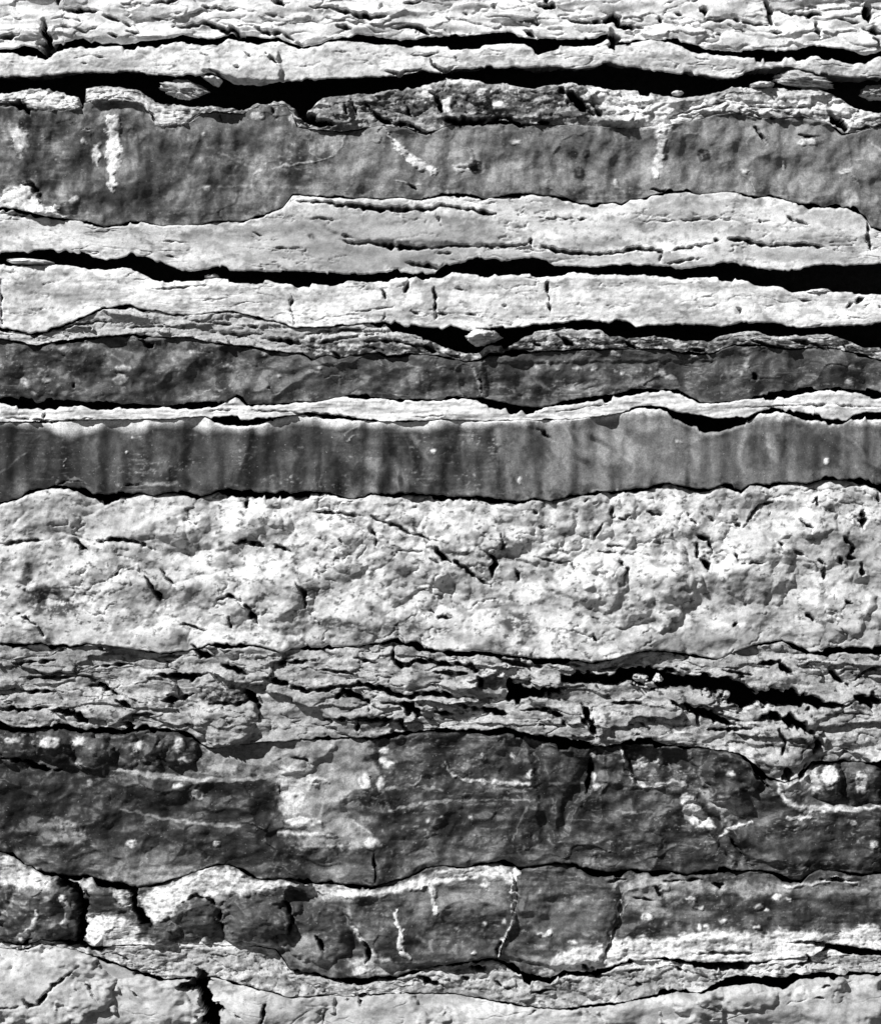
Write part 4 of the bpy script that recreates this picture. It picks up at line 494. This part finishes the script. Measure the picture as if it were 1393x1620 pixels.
for bi, bed in enumerate(BEDS):
    lo_of_prev, up_of_next = BOUNDS[bi][1], BOUNDS[bi + 1][0]
    T = bline(BOUNDS[bi], 1, XS, 11 + bi * 4, 1.9); B = bline(BOUNDS[bi + 1], 0, XS, 15 + bi * 4, 1.9)
    B = np.maximum(B, T + 3)
    inview = np.clip(B, -60, 1660) - np.clip(T, -60, 1660)
    n = int(min(max(inview.max() / 1.75, 8), 200))
    s = np.linspace(0, 1, n + 1)
    if bi in (0, len(BEDS) - 1):                         # spend the rows inside the picture
        s = np.concatenate([np.linspace(0, .55, 40)[:-1], np.linspace(.55, 1, 110)]) if bi == 0 else np.concatenate([np.linspace(0, .55, 110), np.linspace(.55, 1, 30)[1:]])
    else:                                                # closer rows at the lips
        s = 0.86 * s + 0.14 * (0.5 - 0.5 * np.cos(np.pi * s))
    Y = T[None, :] + s[:, None] * (B - T)[None, :]
    X = np.broadcast_to(XS[None, :], Y.shape).copy()
    sd = 100 + bi * 40
    WX = X + 3.2 * fbm(X, Y, 13, 13, 3, sd + 1); WY = Y + 2.6 * fbm(X, Y, 13, 11, 3, sd + 2)
    out = np.full(X.shape, float(bed['out']), np.float32)
    for k, (kind, amp, sx, sy, oc) in enumerate(bed['relief']):
        out += relief(kind, amp, sx, sy, oc, X, Y, sd + 60 + k * 11, WX, WY)
    # tone of the rock itself
    tn = bed['tone'] * (1 + bed['var'] * (0.8 * fbm(X, Y, 70, 34, 4, sd + 5) + 0.6 * fbm(X, Y, 9, 7, 3, sd + 6)))
    mo = fbm(X, Y, 34, 22, 4, sd + 15, .6)
    tn = tn * (1 - bed.get('mott', .3) * sstep(.0, .7, mo))
    mb = fbm(X, Y, 17, 11, 4, sd + 25, .7)
    tn = tn * (1 - bed.get('blot', .3) * sstep(.42, .8, mb)) * (1 + .10 * sstep(.2, .7, -mb))
    if bed['tone'] >= .3:                                # dark mineral flecks in the pale rock
        fl = sstep(.5, .72, fbm(X, Y, 6, 5, 2, sd + 45)) * sstep(-.15, .4, fbm(X, Y, 60, 36, 2, sd + 46))
        tn = tn * (1 - .4 * fl) * np.exp(.22 * fbm(X, Y, 120, 60, 3, sd + 47))
    if bed['tone'] < .3:                                 # vertical tone streaks and pale dust
        tn = tn * np.exp(.5 * fbm(X, Y, 30, 150, 3, sd + 16) + .95 * fbm(X, Y, 56, 48, 5, sd + 17, .62))
        tn = tn + .13 * sstep(.42, .75, fbm(X, Y + 5 * perlin(X / 80, Y / 50, sd + 3), 90, 4, 2, sd + 51)) * sstep(.1, .5, fbm(X, Y, 140, 40, 2, sd + 52)) * np.clip(.6 + fbm(X, Y, 9, 5, 2, sd + 53), 0, 1)
        tn = tn * np.exp(.42 * fbm(X + 0, Y + 6 * perlin(X / 90, Y / 60, sd + 3), 110, 4.5, 2, sd + 35) * sstep(-.3, .4, fbm(X, Y, 160, 60, 2, sd + 36)))
        tn = tn + .17 * sstep(.3, .75, fbm(X, Y, 8, 5, 2, sd + 18)) * sstep(-.1, .5, fbm(X, Y, 70, 40, 2, sd + 20))
    if bed.get('head'): tn = tn * np.exp(.42 * fbm(X + .25 * Y + 30 * fbm(X, Y, 110, 90, 2, sd + 58), Y, 48, 200, 3, sd + 57) - .25 * sstep(560, 300, X))  # tone stripes paint the light and dark of the flutes; darker left
    if bed.get('head'):
        hd = sstep(8, -7, Y - np.interp(X, *TONE10) + 6 * fbm(X, Y, 70, 60, 3, sd + 8, .55))
        tn = tn + (0.68 - tn) * hd; out += 3 * hd
    bx0, bx1, by0, by1 = X.min(), X.max(), Y.min(), Y.max()
    def local(pts, m):
        xs = [p[0] for p in pts]; ys = [p[1] for p in pts]
        if max(ys) + m < by0 or min(ys) - m > by1: return None
        return np.nonzero((X > min(xs) - m) & (X < max(xs) + m) & (Y > min(ys) - m) & (Y < max(ys) + m))
    for rz in RAISE:
        if rz[0] == 'e':
            _, cx, cy, rx, ry, h = rz
            i = local([(cx - rx, cy - ry), (cx + rx, cy + ry)], 10)
            if i is None or not len(i[0]): continue
            q = ((WX[i] + .28 * rx * fbm(X[i], Y[i], 40, 34, 3, sd + 28) - cx) / rx) ** 2 + ((WY[i] + .28 * ry * fbm(X[i], Y[i], 40, 34, 3, sd + 29) - cy) / ry) ** 2
            out[i] += h * np.sqrt(np.clip(1 - q, 0, 1))
        else:
            _, pts, h, soft = rz
            i = local(pts, soft + 8)
            if i is None or not len(i[0]): continue
            out[i] += h * sstep(-soft, soft, poly_sd(WX[i], WY[i], pts))
    for kind, pts, t, k, soft in TONE:
        if kind == 'l' and t > .25 and bed['tone'] < .3 and max(p[2] for p in pts) <= 4: k *= .62
        if t < .13: k = min(1, k * 1.3); t = t * .6 if bed['tone'] > .3 else t * .75
        i = local(pts, soft + 14)
        if i is None or not len(i[0]): continue
        if kind == 'l':
            d, w = line_dist(WX[i], WY[i], pts)
            m = 1 - sstep(0, 1, (d - w * .5 * np.clip(.9 + (1.1 if soft < 3 else .35) * fbm(X[i], Y[i], 12, 12, 2, sd + 41), .1, 1.8) + soft * .5) / soft)
        else:
            pd = poly_sd(WX[i], WY[i], pts); ra = 1.2 if (soft <= 2 and t < .13) else max(.8 + soft * .35, min(.34 * float(pd.max()), 4.5 if soft < 10 else 14))
            m = sstep(-soft, soft, pd + ra * fbm(X[i], Y[i], 11 + ra * 1.6, 10 + ra * 1.3, 4, sd + 9, .7 if soft < 10 else .85))
        m = m * k * (np.clip(1.05 + .8 * fbm(X[i], Y[i], 8, 6, 2, sd + 19), .15, 1.1) if soft < 7 else 1)
        if t < .2 and bed['tone'] > .3: m = m * (.15 + .85 * sstep(-.6, .05, fbm(X[i], Y[i], 15, 9, 4, sd + 55, .7)))
        tn[i] += (t - tn[i]) * np.clip(m, 0, 1)
        if t >= .5 and bed['tone'] < .3: out[i] += 2.2 * m
    for pts, depth in CR:
        wm = max(p[2] for p in pts)
        i = local(pts, wm + 8)
        if i is None or not len(i[0]): continue
        d, w, sl, ln = line_dist(X[i] * .25 + WX[i] * .75, Y[i] * .25 + WY[i] * .75, pts, True)
        if not depth:
            tp = np.clip(np.minimum(sl, ln - sl) / (5 + .22 * ln), 0, 1) ** .6
            w = w * bed.get('crk', 1.0) * (.3 + .7 * tp) * np.clip(.95 + .9 * perlin(X[i] / 11, Y[i] / 11, sd + 27), .3, 1.7)
        else: w = w * np.clip(.85 + .8 * fbm(X[i], Y[i], 22, 16, 3, sd + 27), .35, 1.3)
        dep = depth if depth else np.minimum(2 + 8.5 * np.maximum(w - 1.3, 0), 95)
        out[i] -= dep * (1 - sstep(w * .30, w * .62 + .7, d))
    # lips of the layer roll back into the partings
    up_gap = np.interp(XS, lo_of_prev[0], lo_of_prev[1]) - np.interp(XS, BOUNDS[bi][0][0], BOUNDS[bi][0][1])
    lo_gap = np.interp(XS, BOUNDS[bi + 1][1][0], BOUNDS[bi + 1][1][1]) - np.interp(XS, up_of_next[0], up_of_next[1])
    for gap, d, kk in ((up_gap, Y - T[None, :], 1.0), (lo_gap, B[None, :] - Y, .35)):
        r = np.clip(kk * bed['edge'] * np.clip(gap / 5.0, .25, 1.2), 1, 12)[None, :] * (1 + .4 * perlin(X / 30, Y * 0 + bi, sd + 13))
        q = np.clip(1 - d / r, 0, 1)
        out -= r * (1 - np.sqrt(np.clip(1 - q * q, 0, 1)))
    SURF[bi] = (T, B, out)
    tn = np.clip(tn, .012, .8)
    # add the top and bottom faces that run back into the cliff
    def back(row, k):
        return np.where(k > .99, -DEEP, out[row] + (-DEEP - out[row]) * k)
    th = B - T
    def cut(k): return np.minimum(.17 * DEEP * k, .32 * th)
    pre = [(T + cut(k) + 1.5 * perlin(XS / 9, XS * 0 + k * 5, sd + 31), back(0, k)) for k in (1.0, .5, .22, .08)]
    post = [(B - cut(k) + 1.5 * perlin(XS / 9, XS * 0 + k * 5, sd + 33), back(-1, k)) for k in (.08, .22, .5, 1.0)]
    YY = np.concatenate([np.stack([p[0] for p in pre]), Y, np.stack([p[0] for p in post])])
    OO = np.concatenate([np.stack([p[1] for p in pre]), out, np.stack([p[1] for p in post])])
    XX = np.broadcast_to(XS[None, :], YY.shape)
    TN = np.concatenate([np.repeat(tn[:1], 4, 0), tn, np.repeat(tn[-1:], 4, 0)])
    V = to_world(XX, YY, OO).reshape(-1, 3); TN = TN.ravel()
    nr, nc = YY.shape
    idx = np.arange(nr * nc).reshape(nr, nc)
    Q = np.stack([idx[1:, :-1], idx[1:, 1:], idx[:-1, 1:], idx[:-1, :-1]], -1).reshape(-1, 4)
    fx = (0.25 * (XX[1:, :-1] + XX[1:, 1:] + XX[:-1, 1:] + XX[:-1, :-1])).ravel(); fy = (0.25 * (YY[1:, :-1] + YY[1:, 1:] + YY[:-1, 1:] + YY[:-1, :-1])).ravel()
    fo = (0.25 * (OO[1:, :-1] + OO[1:, 1:] + OO[:-1, 1:] + OO[:-1, :-1])).ravel(); inner = np.zeros((nr - 1, nc - 1), bool); inner[4:-4] = True
    keep = ~(inner.ravel() & (fo < -42))                 # deep cracks are open to the core, coloured near-black as shade
    pid = np.zeros(len(Q), np.int64)
    for j in bed['v']:
        pid += fx > np.interp(fy, [p[1] for p in j], [p[0] for p in j])
    for k, j in enumerate(bed['h']):
        pid += 40 * (fy > np.interp(fx, [p[0] for p in j], [p[1] for p in j]))
    nod = {}; owner = {}
    if bed['tone'] < .3:                                 # white crusts and veins on the dark rock are pieces of their own
        base = pid.copy()
        for k, (kind, pts, t, kk, soft) in enumerate(TONE):
            if t < .5 or kk < .85: continue
            ys = [p[1] for p in pts]
            if max(ys) < by0 or min(ys) > by1: continue
            if kind == 'l':
                d, w = line_dist(fx, fy, pts); m = d < np.maximum(w * .5, 1.8); nm = 'vein'
            else:
                m = poly_sd(fx, fy, pts) > 0; nm = 'crust'
            m &= pid < 5000
            if m.sum() < 25: continue
            u, c = np.unique(base[m], return_counts=True)
            m &= base == u[c.argmax()]
            pid[m] = 20000 + k; nod[20000 + k] = nm; owner[20000 + k] = int(u[c.argmax()])
    for k, (nm, pts) in enumerate(bed.get('nods', [])):
        pid[poly_sd(fx, fy, pts) > 0] = 9000 + k; nod[9000 + k] = nm
    loc = (0.0, 0.0, (BASE - float(np.median(B))) * S)
    root = bpy.data.objects.new(bed['name'], None); COL.objects.link(root)
    root.location = loc; root.empty_display_size = .1
    root['label'] = bed['label']; root['category'] = bed['cat']; root['group'] = 'layers of the rock face'
    pid[~keep] = -1
    def components(p):
        g = p.reshape(nr - 1, nc - 1); n_ = g.size
        eh = (g[:, 1:] == g[:, :-1]); ev = (g[1:] == g[:-1])
        ii = np.arange(n_).reshape(g.shape)
        e0 = np.concatenate([ii[:, 1:][eh], ii[1:][ev]]); e1 = np.concatenate([ii[:, :-1][eh], ii[:-1][ev]])
        lab = np.arange(n_)
        while True:
            m = np.minimum(lab[e0], lab[e1]); new = lab.copy()
            np.minimum.at(new, lab[e0], m); np.minimum.at(new, lab[e1], m)
            new = np.minimum(new, new[new]); new = new[new]
            if (new == lab).all(): return lab
            lab = new
    if owner:                                            # fragments of a crust too small to tell apart go back to their block
        lab = components(pid); c = np.bincount(lab, minlength=len(lab))[lab]
        m = (pid >= 20000) & (c < 30); pid[m] = base[m]; pid[~keep] = -1
    lab = components(pid)
    made = {}
    cells = np.nonzero(pid >= 0)[0]
    srt = cells[np.argsort(lab[cells], kind='stable')]
    cuts = np.nonzero(np.diff(lab[srt]))[0] + 1
    runs = sorted(np.split(srt, cuts), key=lambda q: (pid[q[0]] >= 20000, -len(q)))
    for run in runs:
        if len(run) < 10: continue
        w = int(pid[run[0]])
        u, inv = np.unique(Q[run], return_inverse=True)
        o = make_mesh(nod.get(w, bed['part']), V[u], inv.reshape(-1, 4), TN[u], bed['mat'], made.get(owner.get(w), root), loc)
        made.setdefault(w, o)

# ------------------------------------------------------------------ the cliff behind, and the ground at its foot
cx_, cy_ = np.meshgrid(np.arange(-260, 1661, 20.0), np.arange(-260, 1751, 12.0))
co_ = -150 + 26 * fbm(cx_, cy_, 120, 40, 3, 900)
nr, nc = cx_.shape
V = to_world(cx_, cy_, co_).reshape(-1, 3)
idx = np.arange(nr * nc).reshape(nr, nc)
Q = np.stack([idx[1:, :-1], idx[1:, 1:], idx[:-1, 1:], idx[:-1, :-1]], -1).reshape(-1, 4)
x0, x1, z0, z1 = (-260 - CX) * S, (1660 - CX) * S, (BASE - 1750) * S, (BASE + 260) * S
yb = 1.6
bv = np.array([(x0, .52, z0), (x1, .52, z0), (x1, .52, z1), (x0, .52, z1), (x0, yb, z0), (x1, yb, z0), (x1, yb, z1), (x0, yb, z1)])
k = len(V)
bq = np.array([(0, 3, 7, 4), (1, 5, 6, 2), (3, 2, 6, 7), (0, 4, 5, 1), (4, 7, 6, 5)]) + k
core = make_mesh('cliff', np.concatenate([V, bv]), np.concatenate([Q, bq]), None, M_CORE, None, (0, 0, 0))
core['kind'] = 'structure'
# ends of the exposed beds are walled off by the cliff itself on both sides
g = np.concatenate([-np.geomspace(1500, 4, 14), np.linspace(-3, 3, 40), np.geomspace(4, 1500, 14)])
gx, gy = np.meshgrid(g, g)
gz = 0.015 * fbm(gx, gy, .5, .5, 3, 950) * (np.hypot(gx, gy) < 60)
nr, nc = gx.shape
idx = np.arange(nr * nc).reshape(nr, nc)
Q = np.stack([idx[:-1, :-1], idx[:-1, 1:], idx[1:, 1:], idx[1:, :-1]], -1).reshape(-1, 4)
ground = make_mesh('ground', np.stack([gx, gy, gz], -1).reshape(-1, 3), Q, None, M_GROUND, None, (0, 0, 0))
ground['kind'] = 'structure'

# ------------------------------------------------------------------ loose stones caught in the crevices
def stone(label, cx, cy, rx, ry, rd, out, tone, lam=0, tilt=0, seed=0, name='wedged_stone', mat=M_PALE, group=None):
    nu, nv = 56, 30
    th = np.linspace(0, 2 * np.pi, nu + 1)[:-1]; ph = np.linspace(0.02, np.pi - 0.02, nv)
    T_, P_ = np.meshgrid(th, ph)
    def sq(v, e): return np.sign(v) * np.abs(v) ** e
    x = sq(np.sin(P_), .8) * sq(np.cos(T_), .75); d = sq(np.sin(P_), .8) * sq(np.sin(T_), .75); z = sq(np.cos(P_), .8)
    rs = np.random.RandomState(40 + seed)
    nn = rs.normal(size=(16, 3)); nn /= np.linalg.norm(nn, axis=1)[:, None]
    dr = np.stack([np.sin(P_) * np.cos(T_), np.sin(P_) * np.sin(T_), np.cos(P_)], -1)
    rad = np.min((.68 + .3 * rs.rand(16)) / np.maximum(dr @ nn.T, .05), axis=-1)
    rad = np.minimum(rad, 1.25) * (1 + .16 * fbm(x * 2 + seed, z * (5 if lam else 2) + d * 1.3, 1, 1, 4, 300 + seed, .65))
    if ry < 6: rad = 1 + .2 * fbm(x * 1.6 + seed, z * 2 + d * 1.3, 1, 1, 4, 300 + seed, .6)
    x, d, z = dr[..., 0] * rad, dr[..., 1] * rad, dr[..., 2] * rad
    x, d, z = x * rx, d * rd, z * ry
    c, s_ = math.cos(tilt), math.sin(tilt)
    px, py = x * c - z * s_, -(x * s_ + z * c)
    V = to_world(cx + px, cy + py, out - d).reshape(-1, 3)
    i = np.arange(nu * nv).reshape(nv, nu)
    j = np.roll(i, -1, 1)
    Q = np.stack([i[:-1], i[1:], j[1:], j[:-1]], -1).reshape(-1, 4)
    tn = np.clip(tone * (1 + .25 * fbm(px, py, 8, 5, 3, 320 + seed)), .03, .78).ravel()
    loc = to_world(np.array([cx]), np.array([cy + ry]), np.array([out]))[0]
    o = make_mesh(name, V, Q, tn, mat, None, tuple(loc))
    o['label'] = label; o['category'] = 'stone'; o['group'] = group or 'loose stones caught in the crevices'
    return o
stone('layered grey stone wedged in the top crevice, left of centre', 289, 141, 40, 15, 40, -22, .45, 3.2, -.18, 1, mat=M_RUB)
stone('small pale chip under the narrow slab, right of the wedged layered stone', 338, 126, 16, 9, 30, -10, .66, 0, -.35, 2)
stone('tiny white fleck in the darkest part of the top crevice', 1072, 146, 9, 4, 24, -20, .6, 0, 0, 3)
stone('thin white flake at the right end of the top crevice, under the laminated stone', 1206, 134, 20, 5, 40, -14, .7, 0, .03, 4)
stone('laminated stack of grey plates squeezed into the right end of the top crevice', 1266, 126, 48, 13, 40, -12, .4, 4.2, -.06, 5, mat=M_RUB)
stone('dim grey stone deep in the top crevice at the right edge', 1384, 145, 22, 10, 36, -34, .3, 2, 0, 6, mat=M_RUB)
stone('thin white sliver lying in the second crevice at the left edge', 48, 414, 32, 5, 30, -8, .72, 0, -.05, 7)
stone('small flat chip in the second crevice beneath the banded pale layer', 335, 437, 11, 4, 24, -24, .5, 0, 0, 8)
stone('flat white sliver in the second crevice near the right edge', 1293, 461, 21, 4, 24, -14, .7, 0, .08, 9)
stone('rounded pale stone stuck in the crevice above the rough dark layer', 762, 533, 30, 14, 40, -4, .62, 1.5, .05, 10)
stone('small pale stone, left of the pair in the jagged crevice under the lumpy white layer', 1012, 1072, 14, 7, 30, -22, .5, 0, -.3, 11)
stone('small pale stone, right of the pair in the jagged crevice under the lumpy white layer', 1041, 1073, 8, 7, 26, -22, .6, 0, 0, 12)
